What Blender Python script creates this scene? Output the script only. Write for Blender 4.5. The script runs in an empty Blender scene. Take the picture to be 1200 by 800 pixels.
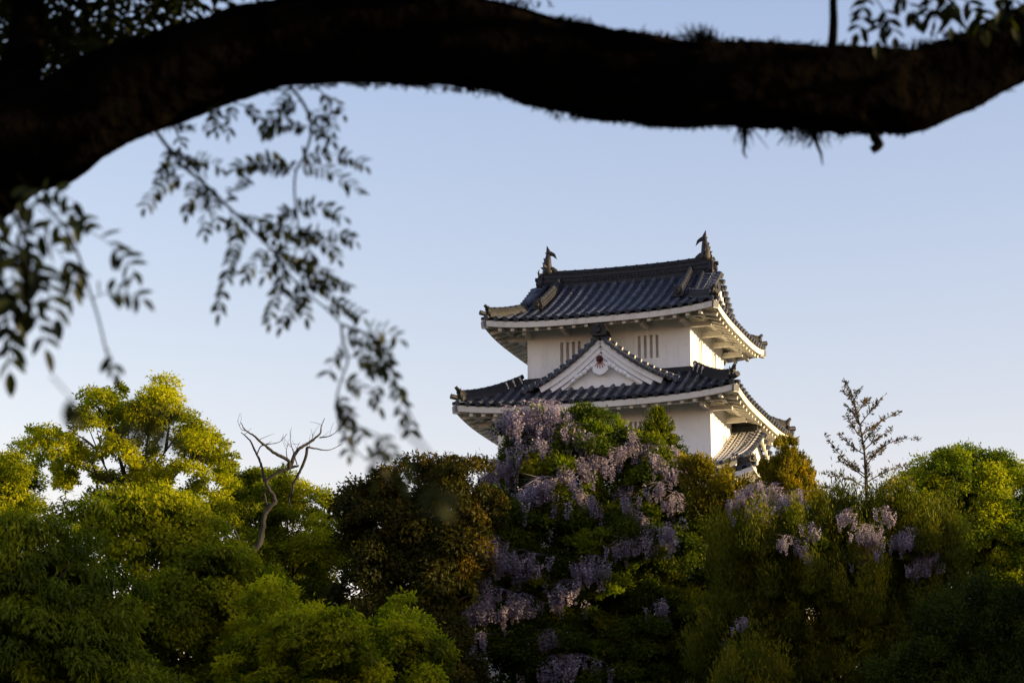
import bpy, math, random
import numpy as np
from mathutils import Vector, Matrix

# ------------------------------------------------------------------ scene, camera, sky, sun
S = bpy.context.scene
C = S.collection
R = math.radians
F_PX, PITCH, CAMZ = 2873.9, R(14.754), 1.6

cam_d = bpy.data.cameras.new("camera")
cam = bpy.data.objects.new("camera", cam_d)
C.objects.link(cam)
cam.location = (0, 0, CAMZ)
cam.rotation_euler = (R(90) + PITCH, 0, 0)
cam_d.sensor_width = 36
cam_d.lens = 36 * F_PX / 1200
cam_d.clip_start, cam_d.clip_end = 0.1, 5000
cam_d.dof.use_dof = True
cam_d.dof.focus_distance = 108
cam_d.dof.aperture_fstop = 8.8
S.camera = cam

SUN_EL, SUN_AZ = R(9.5), R(-12.6)          # azimuth measured from +X towards +Y
W = bpy.data.worlds.new("World")
S.world = W
W.use_nodes = True
wn, wl = W.node_tree.nodes, W.node_tree.links
sky = wn.new("ShaderNodeTexSky")
sky.sky_type = 'NISHITA'
sky.sun_disc = False
sky.sun_elevation = SUN_EL
sky.sun_rotation = R(90) - SUN_AZ
sky.altitude = 0
sky.air_density, sky.dust_density, sky.ozone_density = 1.3, 1.1, 4.0
bgn = wn["Background"]
bgn.inputs[1].default_value = 0.15
# colour response of the evening sky, channel by channel (gain, contrast)
sep, com = wn.new("ShaderNodeSeparateColor"), wn.new("ShaderNodeCombineColor")
wl.new(sky.outputs[0], sep.inputs[0])
for i_, (gain, con) in enumerate(((1.903, 1.37), (0.900, 1.21), (0.861, 0.91))):
    pw, mu_ = wn.new("ShaderNodeMath"), wn.new("ShaderNodeMath")
    pw.operation, mu_.operation = 'POWER', 'MULTIPLY'
    pw.inputs[1].default_value, mu_.inputs[1].default_value = con, gain
    wl.new(sep.outputs[i_], pw.inputs[0])
    wl.new(pw.outputs[0], mu_.inputs[0])
    cp = wn.new("ShaderNodeMath")           # channel cap: clips the glow round the sun, less warm fill
    cp.operation = 'MINIMUM'
    cp.inputs[1].default_value = (3.4, 3.0, 4.2)[i_]
    wl.new(mu_.outputs[0], cp.inputs[0])
    wl.new(cp.outputs[0], com.inputs[i_])
wl.new(com.outputs[0], bgn.inputs[0])

sun_d = bpy.data.lights.new("sun", 'SUN')
sun_d.energy, sun_d.angle, sun_d.color = 3.5, R(0.53), (1.0, 0.72, 0.33)
sun = bpy.data.objects.new("sun", sun_d)
C.objects.link(sun)
sd = Vector((math.cos(SUN_AZ) * math.cos(SUN_EL), math.sin(SUN_AZ) * math.cos(SUN_EL), math.sin(SUN_EL)))
sun.rotation_euler = sd.to_track_quat('Z', 'Y').to_euler()
sun.location = sd * 200

S.view_settings.view_transform = 'Standard'
S.view_settings.look = 'None'
S.view_settings.gamma = 1
S.view_settings.exposure = 1.57
S.render.engine = 'CYCLES'
S.cycles.max_bounces = 7
S.cycles.diffuse_bounces = 4
S.cycles.transmission_bounces = 3

# ------------------------------------------------------------------ helpers
rng = np.random.default_rng(7)
random.seed(7)


def P(px, py, Y):
    """world point that stands at distance Y in front of the camera, seen towards photo pixel px, py"""
    x, v = (px - 600) / F_PX, (py - 400) / F_PX
    d = Vector((x, math.cos(PITCH) + v * math.sin(PITCH), math.sin(PITCH) - v * math.cos(PITCH)))
    return Vector((0, 0, CAMZ)) + d * (Y / d.y)


def mpp(Y):
    """metres per photo pixel at distance Y"""
    return Y * 1.03 / F_PX


def smooth(a, b, x):
    t = min(1, max(0, (x - a) / (b - a)))
    return t * t * (3 - 2 * t)


def hill(x, y):
    h = 11.5 * smooth(35, 108, y) * (1 - smooth(170, 330, y)) * (1 - smooth(60, 200, abs(x)))
    r = 1 - smooth(120, 260, abs(x - 170))
    ridge = (29.6 + 1.3 * math.sin(y * .21) + 1.0 * math.sin(y * .47 + 1)) * smooth(46, 95, x) * (1 - smooth(180, 320, x)) * smooth(-40, 20, y) * (1 - smooth(150, 330, y))  # unseen ridge right of the view, added to shade the lower trees
    return max(h, ridge) + 0.35 * math.sin(x * .13 + 1) * math.cos(y * .11) * smooth(15, 40, y)


def link(o, parent=None):
    C.objects.link(o)
    if parent:
        o.parent = parent
    return o


def thing(name, label, cat, loc=(0, 0, 0), rz=0, group=None):
    o = bpy.data.objects.new(name, None)
    o.empty_display_size = .3
    C.objects.link(o)
    o.location, o.rotation_euler = loc, (0, 0, rz)
    o['label'], o['category'] = label, cat
    if group:
        o['group'] = group
    return o


class MB:
    """collects polygons, then becomes one mesh object"""

    def __init__(self):
        self.v, self.f, self.m = [], [], []

    def poly(self, pts, m=0):
        n = len(self.v)
        self.v += [tuple(p) for p in pts]
        self.f.append(tuple(range(n, n + len(pts))))
        self.m.append(m)

    def box(self, c, ax, ay, az, m=0):
        """c centre, ax ay az half-extent vectors"""
        c, ax, ay, az = Vector(c), Vector(ax), Vector(ay), Vector(az)
        n = len(self.v)
        for k in (-1, 1):
            for j in (-1, 1):
                for i in (-1, 1):
                    self.v.append(tuple(c + ax * i + ay * j + az * k))
        for q in ((0, 2, 3, 1), (4, 5, 7, 6), (0, 1, 5, 4), (2, 6, 7, 3), (0, 4, 6, 2), (1, 3, 7, 5)):
            self.f.append(tuple(n + i for i in q))
            self.m.append(m)

    def bar(self, a, b, w, h, m=0, up=(0, 0, 1)):
        a, b = Vector(a), Vector(b)
        d = (b - a)
        L = d.length
        d.normalize()
        s = d.cross(Vector(up)).normalized()
        u = s.cross(d).normalized()
        self.box((a + b) / 2, d * L / 2, s * w / 2, u * h / 2, m)

    def grid(self, rows, m=0, closed=False):
        n = len(self.v)
        k = len(rows[0])
        for r in rows:
            self.v += [tuple(p) for p in r]
        for i in range(len(rows) - 1):
            for j in range(k if closed else k - 1):
                a, b = n + i * k + j, n + i * k + (j + 1) % k
                self.f.append((a, b, b + k, a + k))
                self.m.append(m)
        return n

    def tube(self, pts, rad, sides=8, m=0, squash=1.0, rough=0.0, seed=0):
        pts = [Vector(p) for p in pts]
        rows = []
        ref = None
        rr = random.Random(seed)
        for i, p in enumerate(pts):
            d = (pts[min(i + 1, len(pts) - 1)] - pts[max(i - 1, 0)])
            if d.length < 1e-9:
                d = Vector((0, 0, 1))
            d.normalize()
            if ref is None:
                ref = Vector((0, 0, 1)) if abs(d.z) < .9 else Vector((1, 0, 0))
                ref = (ref - d * ref.dot(d)).normalized()
            else:
                ref = (ref - d * ref.dot(d)).normalized()
            s = d.cross(ref)
            r = rad[i] if hasattr(rad, '__len__') else rad
            rows.append([p + (ref * math.cos(t) + s * math.sin(t) * squash) * r * (1 + rough * (rr.random() - .5))
                         for t in [2 * math.pi * k / sides for k in range(sides)]])
        n = self.grid(rows, m, True)
        self.f.append(tuple(n + k for k in range(sides))[::-1])
        self.m.append(m)
        e = n + (len(rows) - 1) * sides
        self.f.append(tuple(e + k for k in range(sides)))
        self.m.append(m)

    def sweep(self, pts, prof, m=0, up=(0, 0, 1)):
        """closed 2-D profile (side, up) swept along pts"""
        pts = [Vector(p) for p in pts]
        up = Vector(up)
        rows = []
        for i, p in enumerate(pts):
            d = (pts[min(i + 1, len(pts) - 1)] - pts[max(i - 1, 0)]).normalized()
            s = d.cross(up).normalized()
            u = s.cross(d).normalized()
            rows.append([p + s * a + u * b for a, b in prof])
        k = len(prof)
        n = self.grid(rows, m, True)
        self.f.append(tuple(n + j for j in range(k))[::-1])
        self.m.append(m)
        e = n + (len(rows) - 1) * k
        self.f.append(tuple(e + j for j in range(k)))
        self.m.append(m)

    def prism(self, outline, origin, ax, ay, depth, m=0):
        """outline in (ax, ay) plane extruded along the depth vector"""
        o, ax, ay, dv = Vector(origin), Vector(ax), Vector(ay), Vector(depth)
        a = [o + ax * x + ay * y for x, y in outline]
        b = [p + dv for p in a]
        n = len(self.v)
        k = len(a)
        self.v += [tuple(p) for p in a + b]
        self.f.append(tuple(range(n, n + k)))
        self.f.append(tuple(range(n + 2 * k - 1, n + k - 1, -1)))
        self.m += [m, m]
        for i in range(k):
            j = (i + 1) % k
            self.f.append((n + j, n + i, n + k + i, n + k + j))
            self.m.append(m)

    def build(self, name, mats, parent=None, smooth=False):
        me = bpy.data.meshes.new(name)
        me.from_pydata(self.v, [], self.f)
        for mm in (mats if isinstance(mats, (list, tuple)) else [mats]):
            me.materials.append(mm)
        if any(self.m):
            me.polygons.foreach_set("material_index", self.m)
        if smooth:
            me.polygons.foreach_set("use_smooth", [True] * len(self.f))
        me.update()
        return link(bpy.data.objects.new(name, me), parent)


def catmull(pts, n):
    pts = [np.array(tuple(p), float) for p in pts]
    pts = [2 * pts[0] - pts[1]] + pts + [2 * pts[-1] - pts[-2]]
    out = []
    for i in range(1, len(pts) - 2):
        a, b, c, d = pts[i - 1:i + 3]
        for k in range(n):
            t = k / n
            out.append(.5 * (2 * b + (c - a) * t + (2 * a - 5 * b + 4 * c - d) * t * t + (3 * b - a - 3 * c + d) * t ** 3))
    out.append(pts[-2])
    return out


def bark_tube(path, rad, sides, amp, seed):
    r_ = np.random.default_rng(seed)
    mb = MB()
    waves = [(r_.integers(1, 9), r_.uniform(2, 60), r_.uniform(0, 6.28), r_.uniform(0, 6.28)) for _ in range(26)]
    ref = None
    rows = []
    s = 0
    for i, p in enumerate(path):
        d = path[min(i + 1, len(path) - 1)] - path[max(i - 1, 0)]
        d = d / np.linalg.norm(d)
        if i:
            s += np.linalg.norm(path[i] - path[i - 1])
        if ref is None:
            ref = np.array([0, 1.0, 0]) if abs(d[1]) < .8 else np.array([0, 0, 1.0])
        ref = ref - d * ref.dot(d)
        ref /= np.linalg.norm(ref)
        sd_ = np.cross(d, ref)
        row = []
        for k in range(sides):
            t = 2 * math.pi * k / sides
            q = 0
            for (m_, f_, p1, p2) in waves:
                q += math.sin(m_ * t + p1) * math.sin(f_ * s + p2) / math.sqrt(1 + f_ * .12)
            q += .6 * abs(math.sin(5 * t + 1.5 * math.sin(s * 9))) + r_.normal() * .35
            rr_ = rad[i] * (1 + amp * q)
            row.append(p + (ref * math.cos(t) + sd_ * math.sin(t)) * rr_)
        rows.append(row)
    mb.grid(rows, 0, True)
    n = (len(rows) - 1) * sides
    mb.f.append(tuple(n + k for k in range(sides)))
    mb.m.append(0)
    return mb


def new_mat(name):
    m = bpy.data.materials.new(name)
    m.use_nodes = True
    n = m.node_tree.nodes
    return m, n, m.node_tree.links, n["Principled BSDF"]


def mat_noise(name, c1, c2, scale=4, rough=.8, bump=.0, detail=6, spec=.3, lo=.35, hi=.65, bscale=None, stretch=(1, 1, 1), bdist=.05):
    m, n, l, b = new_mat(name)
    tc = n.new("ShaderNodeTexCoord")
    mp = n.new("ShaderNodeMapping")
    mp.inputs['Scale'].default_value = stretch
    l.new(tc.outputs['Object'], mp.inputs[0])
    t = n.new("ShaderNodeTexNoise")
    t.inputs['Scale'].default_value, t.inputs['Detail'].default_value = scale, detail
    l.new(mp.outputs[0], t.inputs['Vector'])
    r = n.new("ShaderNodeValToRGB")
    r.color_ramp.elements[0].position, r.color_ramp.elements[1].position = lo, hi
    r.color_ramp.elements[0].color = (*c1, 1)
    r.color_ramp.elements[1].color = (*c2, 1)
    l.new(t.outputs['Fac'], r.inputs[0])
    l.new(r.outputs[0], b.inputs['Base Color'])
    b.inputs['Roughness'].default_value = rough
    b.inputs['Specular IOR Level'].default_value = spec
    if bump:
        t2 = n.new("ShaderNodeTexNoise")
        t2.inputs['Scale'].default_value, t2.inputs['Detail'].default_value = bscale or scale * 4, 8
        l.new(mp.outputs[0], t2.inputs['Vector'])
        bp = n.new("ShaderNodeBump")
        bp.inputs['Strength'].default_value, bp.inputs['Distance'].default_value = bump, bdist
        l.new(t2.outputs['Fac'], bp.inputs['Height'])
        l.new(bp.outputs[0], b.inputs['Normal'])
    return m


def mat_leaf(name, cols, trans=.45, tcol=(1.0, 1.2, .28), gloss=.006):
    """cols: ramp of (pos, rgb) driven by each leaf's own tint; thin leaf that lets light through"""
    m, n, l, b = new_mat(name)
    n.remove(b)
    at = n.new("ShaderNodeAttribute")
    at.attribute_name = "tint"
    r = n.new("ShaderNodeValToRGB")
    el = r.color_ramp.elements
    while len(el) < len(cols):
        el.new(.5)
    for e, (p, c) in zip(el, cols):
        e.position, e.color = p, (*c, 1)
    l.new(at.outputs['Fac'], r.inputs[0])
    df = n.new("ShaderNodeBsdfDiffuse")
    tr = n.new("ShaderNodeBsdfTranslucent")
    gl = n.new("ShaderNodeBsdfGlossy")
    gl.inputs['Roughness'].default_value = .45
    gl.inputs['Color'].default_value = (.8, .8, .8, 1)
    mu = n.new("ShaderNodeMix")
    mu.data_type, mu.blend_type = 'RGBA', 'MULTIPLY'
    mu.inputs[0].default_value = 1
    mu.inputs[7].default_value = (*tcol, 1)
    l.new(r.outputs[0], mu.inputs[6])
    l.new(r.outputs[0], df.inputs[0])
    l.new(mu.outputs[2], tr.inputs[0])
    a = n.new("ShaderNodeMixShader")
    a.inputs[0].default_value = trans
    l.new(df.outputs[0], a.inputs[1])
    l.new(tr.outputs[0], a.inputs[2])
    c = n.new("ShaderNodeMixShader")
    c.inputs[0].default_value = gloss
    l.new(a.outputs[0], c.inputs[1])
    l.new(gl.outputs[0], c.inputs[2])
    l.new(c.outputs[0], n["Material Output"].inputs[0])
    return m


M = {}
def mat_plaster(name, c1, c2, stain):
    """lime plaster with soft blotches and grey rain streaks"""
    m, n, l, b = new_mat(name)
    tc = n.new("ShaderNodeTexCoord")
    r = []
    for sc, st, lo, hi in ((1.1, (1, 1, 1), .3, .7), (2.2, (1, 1, .10), .52, .78), (7, (1, 1, .5), .55, .75)):
        mp = n.new("ShaderNodeMapping")
        mp.inputs['Scale'].default_value = st
        l.new(tc.outputs['Object'], mp.inputs[0])
        t = n.new("ShaderNodeTexNoise")
        t.inputs['Scale'].default_value, t.inputs['Detail'].default_value = sc, 7
        l.new(mp.outputs[0], t.inputs['Vector'])
        k = n.new("ShaderNodeMapRange")
        k.inputs[1].default_value, k.inputs[2].default_value = lo, hi
        l.new(t.outputs['Fac'], k.inputs[0])
        r.append(k)
    m1 = n.new("ShaderNodeMix")
    m1.data_type = 'RGBA'
    m1.inputs[6].default_value, m1.inputs[7].default_value = (*c1, 1), (*c2, 1)
    l.new(r[0].outputs[0], m1.inputs[0])
    add = n.new("ShaderNodeMath")
    add.operation = 'MULTIPLY_ADD'
    add.inputs[1].default_value = .35
    add.inputs[2].default_value = 0
    l.new(r[2].outputs[0], add.inputs[0])
    sm_ = n.new("ShaderNodeMath")
    sm_.operation = 'MULTIPLY_ADD'
    sm_.inputs[1].default_value = .55
    l.new(r[1].outputs[0], sm_.inputs[0])
    l.new(add.outputs[0], sm_.inputs[2])
    m2 = n.new("ShaderNodeMix")
    m2.data_type = 'RGBA'
    m2.inputs[7].default_value = (*stain, 1)
    l.new(sm_.outputs[0], m2.inputs[0])
    l.new(m1.outputs[2], m2.inputs[6])
    l.new(m2.outputs[2], b.inputs['Base Color'])
    b.inputs['Roughness'].default_value = .9
    b.inputs['Specular IOR Level'].default_value = .15
    return m


def mat_tile(name, c1, c2, step, rough):
    """fired tiles: every tile has its own tone, with pale lichen specks"""
    m, n, l, b = new_mat(name)
    tc = n.new("ShaderNodeTexCoord")
    sn = n.new("ShaderNodeVectorMath")
    sn.operation = 'SNAP'
    sn.inputs[1].default_value = step
    l.new(tc.outputs['Object'], sn.inputs[0])
    wn_ = n.new("ShaderNodeTexWhiteNoise")
    l.new(sn.outputs[0], wn_.inputs[0])
    t = n.new("ShaderNodeTexNoise")
    t.inputs['Scale'].default_value, t.inputs['Detail'].default_value = 3.0, 7
    l.new(tc.outputs['Object'], t.inputs['Vector'])
    mx = n.new("ShaderNodeMath")
    mx.operation = 'MULTIPLY_ADD'
    mx.inputs[1].default_value = .55
    l.new(wn_.outputs[0], mx.inputs[0])
    k = n.new("ShaderNodeMapRange")
    k.inputs[1].default_value, k.inputs[2].default_value, k.inputs[4].default_value = .35, .7, .5
    l.new(t.outputs['Fac'], k.inputs[0])
    l.new(k.outputs[0], mx.inputs[2])
    r = n.new("ShaderNodeValToRGB")
    r.color_ramp.elements[0].color, r.color_ramp.elements[1].color = (*c1, 1), (*c2, 1)
    l.new(mx.outputs[0], r.inputs[0])
    sp = n.new("ShaderNodeTexNoise")
    sp.inputs['Scale'].default_value, sp.inputs['Detail'].default_value = 16, 3
    l.new(tc.outputs['Object'], sp.inputs['Vector'])
    k2 = n.new("ShaderNodeMapRange")
    k2.inputs[1].default_value, k2.inputs[2].default_value, k2.inputs[4].default_value = .62, .74, .5
    l.new(sp.outputs['Fac'], k2.inputs[0])
    m2 = n.new("ShaderNodeMix")
    m2.data_type = 'RGBA'
    m2.inputs[7].default_value = (.20, .195, .18, 1)
    l.new(k2.outputs[0], m2.inputs[0])
    l.new(r.outputs[0], m2.inputs[6])
    l.new(m2.outputs[2], b.inputs['Base Color'])
    b.inputs['Roughness'].default_value = rough
    b.inputs['Specular IOR Level'].default_value = .45
    return m


M['plaster'] = mat_plaster('white_plaster', (.80, .815, .84), (.88, .89, .90), (.60, .59, .585))
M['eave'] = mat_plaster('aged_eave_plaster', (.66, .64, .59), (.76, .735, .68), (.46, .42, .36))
M['recess'] = mat_noise('window_back_panel', (.46, .42, .39), (.54, .50, .46), 3, .8)  # whitish panel behind the bars, recess shade put into its grey-brown tone
M['tile'] = mat_tile('roof_tile', (.015, .019, .032), (.080, .094, .128), (.5, .36, 50), .42)
M['tile_pan'] = mat_noise('roof_pan_tile', (.007, .008, .012), (.022, .024, .032), 3, .6, .2, bscale=20)  # darker than the cover tiles: shade between the rolls put into the colour
M['joint'] = mat_noise('plaster_joint', (.55, .52, .48), (.72, .69, .64), 5, .85)
M['ridge'] = mat_noise('ridge_tile', (.008, .009, .014), (.024, .027, .034), 6, .55, .3, bscale=25)
M['bronze'] = mat_noise('dark_ornament', (.010, .010, .013), (.035, .030, .028), 8, .5, .3)
M['wood'] = mat_noise('dark_wood', (.04, .03, .025), (.08, .06, .05), 6, .8)
M['maroon'] = mat_noise('maroon_boss', (.05, .006, .008), (.075, .01, .011), 9, .6)
M['vein'] = mat_noise('red_paint', (.26, .03, .03), (.34, .05, .045), 9, .6)
M['stone'] = mat_noise('castle_stone', (.12, .115, .105), (.30, .28, .25), 1.1, .9, .7, bscale=3, bdist=.15)
M['soil'] = mat_noise('ground_soil_grass', (.035, .04, .018), (.075, .07, .04), .6, .95, .5, bscale=4)
M['bark'] = mat_noise('tree_bark', (.018, .016, .013), (.055, .047, .038), 5, .9, .6, bscale=14, stretch=(1, 1, .25))
M['deadwood'] = mat_noise('dead_wood', (.010, .010, .009), (.042, .038, .033), 4, .9, .5, bscale=16, stretch=(1, 1, .3))
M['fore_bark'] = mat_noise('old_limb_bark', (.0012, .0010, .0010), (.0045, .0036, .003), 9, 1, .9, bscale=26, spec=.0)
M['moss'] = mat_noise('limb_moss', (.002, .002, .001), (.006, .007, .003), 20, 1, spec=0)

CAMPHOR = mat_leaf('camphor_leaf', [(0, (.042, .064, .003)), (.45, (.178, .202, .004)), (1, (.50, .46, .008))], .55)
DROOP = mat_leaf('drooping_leaf', [(0, (.025, .044, .003)), (.55, (.110, .140, .004)), (1, (.29, .29, .006))], .45)
MIDGREEN = mat_leaf('mid_green_leaf', [(0, (.032, .052, .003)), (.55, (.145, .170, .004)), (1, (.40, .38, .007))], .5)
BROWN = mat_leaf('bronze_leaf', [(0, (.013, .018, .003)), (.55, (.040, .041, .005)), (.85, (.088, .068, .007)), (1, (.19, .12, .010))], .4, (1.2, 1.0, .4))
HOST = mat_leaf('evergreen_leaf', [(0, (.018, .034, .003)), (.55, (.072, .098, .005)), (.82, (.19, .18, .007)), (1, (.38, .32, .010))], .45)
VINE = mat_leaf('wisteria_leaf', [(0, (.05, .10, .004)), (1, (.27, .29, .008))], .5)
JUNIPER = mat_leaf('juniper_spray', [(0, (.022, .032, .003)), (.6, (.082, .092, .006)), (1, (.24, .20, .010))], .4)
OLIVE = mat_leaf('golden_spray', [(0, (.055, .055, .004)), (.6, (.19, .15, .007)), (1, (.42, .27, .010))], .5)
BRIGHT = mat_leaf('bright_leaf', [(0, (.014, .034, .002)), (.55, (.095, .138, .004)), (1, (.38, .38, .007))], .45)
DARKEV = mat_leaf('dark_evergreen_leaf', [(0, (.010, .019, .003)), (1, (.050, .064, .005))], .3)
SPIRE = mat_leaf('grey_green_needle', [(0, (.045, .045, .030)), (1, (.15, .105, .075))], .25)
PETAL = mat_leaf('wisteria_petal', [(0, (.16, .14, .21)), (.5, (.32, .285, .355)), (1, (.58, .50, .53))], .35, (1.05, .95, 1.0), .01)
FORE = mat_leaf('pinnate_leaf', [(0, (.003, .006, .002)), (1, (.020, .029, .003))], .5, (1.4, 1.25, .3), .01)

# ------------------------------------------------------------------ ground
g = MB()
xs = np.unique(np.concatenate([np.linspace(-1500, -200, 14), np.linspace(-200, 330, 120), np.linspace(330, 1800, 14)]))
ys = np.unique(np.concatenate([np.linspace(-600, -50, 8), np.linspace(-50, 340, 90), np.linspace(340, 3000, 16)]))
g.grid([[(x, y, hill(x, y)) for x in xs] for y in ys])
go = g.build('ground', M['soil'], smooth=True)
go['kind'] = 'structure'

# ------------------------------------------------------------------ the turret
YAW = R(18.677)
T0 = Vector((5.562, 115, 0))
turret = thing('castle_turret', 'white plastered two storey castle turret with dark tiled roofs above the trees', 'castle tower', T0, -YAW)

W1, D1, O1, ZE1 = 8.0, 6.446, 1.73, 31.95      # upper storey: wall width, depth, overhang, eave tile level
W2, D2, O2, ZE2 = 10.287, 8.44, 1.67, 27.65
E1, F1 = W1 / 2 + O1, D1 / 2 + O1
E2, F2 = W2 / 2 + O2, D2 / 2 + O2
LIFT1, LIFT2 = .34, .38
FLOOR = 22.9


def lift(a, b, E, F, L):
    return L * (min(1, abs(a) / E) * min(1, abs(b) / F)) ** 3.4


def z1(s): return ZE1 + .45 * s + .0315 * s * s
def z2(s): return ZE2 + .50 * s + .045 * s * s
def zw(s): return 24.5 + .42 * s + .020 * s * s   # roof of the wing


def roll(mb, path, up_side, r=.095, course=.36, m=0, mj=None, strips=False):
    """one row of half-round cover tiles running up a slope, stepped at each course"""
    pts = [Vector(p) for p in path]
    L = sum((pts[i + 1] - pts[i]).length for i in range(len(pts) - 1))
    if L < .15:
        return
    n = max(1, int(round(L / course)))
    cum = [0]
    for i in range(len(pts) - 1):
        cum.append(cum[-1] + (pts[i + 1] - pts[i]).length)

    def at(d):
        d = min(max(d, 0), L)
        for i in range(len(pts) - 1):
            if d <= cum[i + 1] + 1e-9:
                t = (d - cum[i]) / max(1e-9, cum[i + 1] - cum[i])
                return pts[i].lerp(pts[i + 1], t)
        return pts[-1]
    side = Vector(up_side).normalized()
    rows = []
    K = 6
    for c in range(n):
        for d, rr in ((c * L / n, r * 1.10), ((c + .96) * L / n, r * .88)):
            p = at(d) + side * random.uniform(-.010, .010)
            rr *= random.uniform(.95, 1.05)
            t = (at(d + .05) - at(d - .05)).normalized()
            u = side.cross(t)
            if u.z < 0:
                u = -u
            rows.append([p + side * rr * math.cos(math.pi * k / K) + u * rr * (.15 + math.sin(math.pi * k / K)) for k in range(K + 1)])
    mb.grid(rows, m)
    # round eave disc
    p = pts[0]
    t = (pts[1] - pts[0]).normalized()
    u = side.cross(t)
    if u.z < 0:
        u = -u
    mb.tube([p - t * .06 + u * .03, p + t * .10 + u * .03], r * 1.15, 10, m)
    if mj is not None:
        for c in range(1, n):
            d = c * L / n
            q0, q1 = at(d - .03), at(d + .05)
            rows = []
            for q in (q0, q1):
                rows.append([q + side * r * 1.2 * math.cos(math.pi * k / K) + u * r * 1.2 * (.12 + math.sin(math.pi * k / K)) for k in range(K + 1)])
            mb.grid(rows, mj)
        if strips:
            for sg in (-1, 1):
                mb.sweep([q + side * r * 1.2 * sg + u * .03 for q in pts], [(-.035, -.03), (.035, -.03), (.035, .06), (-.035, .06)], mj, up=u)


def slope_sheet(mb, fn, ts, smax, m, course=.36, thick=0):
    """pan tiles: a stepped sheet; fn(t, s) gives the point, smax(t) the upper limit"""
    cols = []
    n = 14
    for t in ts:
        sm = max(.001, smax(t))
        col = []
        for k in range(n):
            s0, s1 = sm * k / n, sm * (k + .97) / n
            a, b = fn(t, s0), fn(t, s1)
            a.z += .035
            col += [a, b]
        cols.append(col)
    mb.grid(cols, m)


def tiled_slope(mb, fn, t0, t1, smax, side, pitch=.5, **kw):
    n = max(2, int(round((t1 - t0) / pitch)))
    step = (t1 - t0) / n
    ts = [t0 + step * i for i in range(n + 1)]
    fine = [t0 + (t1 - t0) * i / (n * 2) for i in range(n * 2 + 1)]
    slope_sheet(mb, fn, fine, smax, 1)
    for i in range(n):
        t = t0 + step * (i + .5 + random.uniform(-.035, .035))
        sm = smax(t)
        k = max(3, int(sm / .4))
        roll(mb, [fn(t, sm * j / k) for j in range(k + 1)], side, **kw)


def ridge_bar(mb, path, w=.26, h=.30, m=0, cap=True):
    prof = [(-w / 2, -.12), (w / 2, -.12), (w / 2, h * .30), (w * .62, h * .32), (w * .62, h * .40), (w * .5, h * .42), (w * .46, h * .62), (w * .58, h * .64), (w * .58, h * .7), (w * .38, h * .74),
            (w * .32, h * .92), (w * .16, h * 1.04), (-w * .16, h * 1.04), (-w * .32, h * .92),
            (-w * .38, h * .74), (-w * .58, h * .7), (-w * .58, h * .64), (-w * .46, h * .62), (-w * .5, h * .42), (-w * .62, h * .40), (-w * .62, h * .32), (-w / 2, h * .30)]
    mb.sweep(path, prof, m)


def cap_rolls(mb, path, r, m=0, step=.3):
    """rounded cap tiles with collars along a ridge"""
    pts = [Vector(p) for p in path]
    out, rad = [], []
    for i in range(len(pts) - 1):
        L = (pts[i + 1] - pts[i]).length
        n = max(1, int(L / step))
        for k in range(n):
            out += [pts[i].lerp(pts[i + 1], k / n), pts[i].lerp(pts[i + 1], (k + .15) / n), pts[i].lerp(pts[i + 1], (k + .16) / n), pts[i].lerp(pts[i + 1], (k + .99) / n)]
            rad += [r * 1.18, r * 1.18, r, r]
    mb.tube(out, rad, 8, m)


def oni(parent, loc, outward, size=.5, name='ridge_end_tile'):
    """demon-face end tile: shouldered plate with a boss, brow and horns"""
    mb = MB()
    d = Vector(outward).normalized()
    s = Vector((-d.y, d.x, 0)).normalized()
    z = Vector((0, 0, 1))
    o = Vector(loc)
    k = size
    out = [(-.5, -.42), (-.62, -.2), (-.5, .02), (-.46, .3), (-.30, .5), (-.12, .62), (0, .78), (.12, .62), (.30, .5), (.46, .3), (.5, .02), (.62, -.2), (.5, -.42)]
    mb.prism([(a * k, b * k) for a, b in out], o - d * .10 * k, s, z, d * .32 * k)
    mb.tube([o + d * .1 * k, o + d * .42 * k], [.30 * k, .20 * k], 10)
    for sg in (-1, 1):
        mb.tube([o + s * sg * .28 * k + z * .42 * k + d * .1 * k, o + s * sg * .42 * k + z * .72 * k + d * .16 * k, o + s * sg * .40 * k + z * .95 * k + d * .1 * k], [.10 * k, .07 * k, .015 * k], 6)
        mb.tube([o + s * sg * .18 * k + z * .18 * k + d * .22 * k, o + s * sg * .2 * k + z * .18 * k + d * .34 * k], [.10 * k, .06 * k], 6)
    mb.tube([o - z * -.30 * k - d * .2 * k, o + z * .34 * k + d * .50 * k], [.15 * k, .15 * k], 8)
    return mb.build(name, M['bronze'], parent)


def rect_ring(mb, rings, nseg, m=0):
    """closed loops round a rectangle; rings = list of (E, F, zfun(a,b)) joined in order and closed"""
    loops = []
    for E, F, zf in rings:
        lp = []
        for (a0, b0, a1, b1) in ((-E, -F, E, -F), (E, -F, E, F), (E, F, -E, F), (-E, F, -E, -F)):
            for k in range(nseg):
                t = k / nseg
                a, b = a0 + (a1 - a0) * t, b0 + (b1 - b0) * t
                lp.append((a, b, zf(a, b)))
        loops.append(lp)
    mb.grid(loops, m, True)


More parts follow.
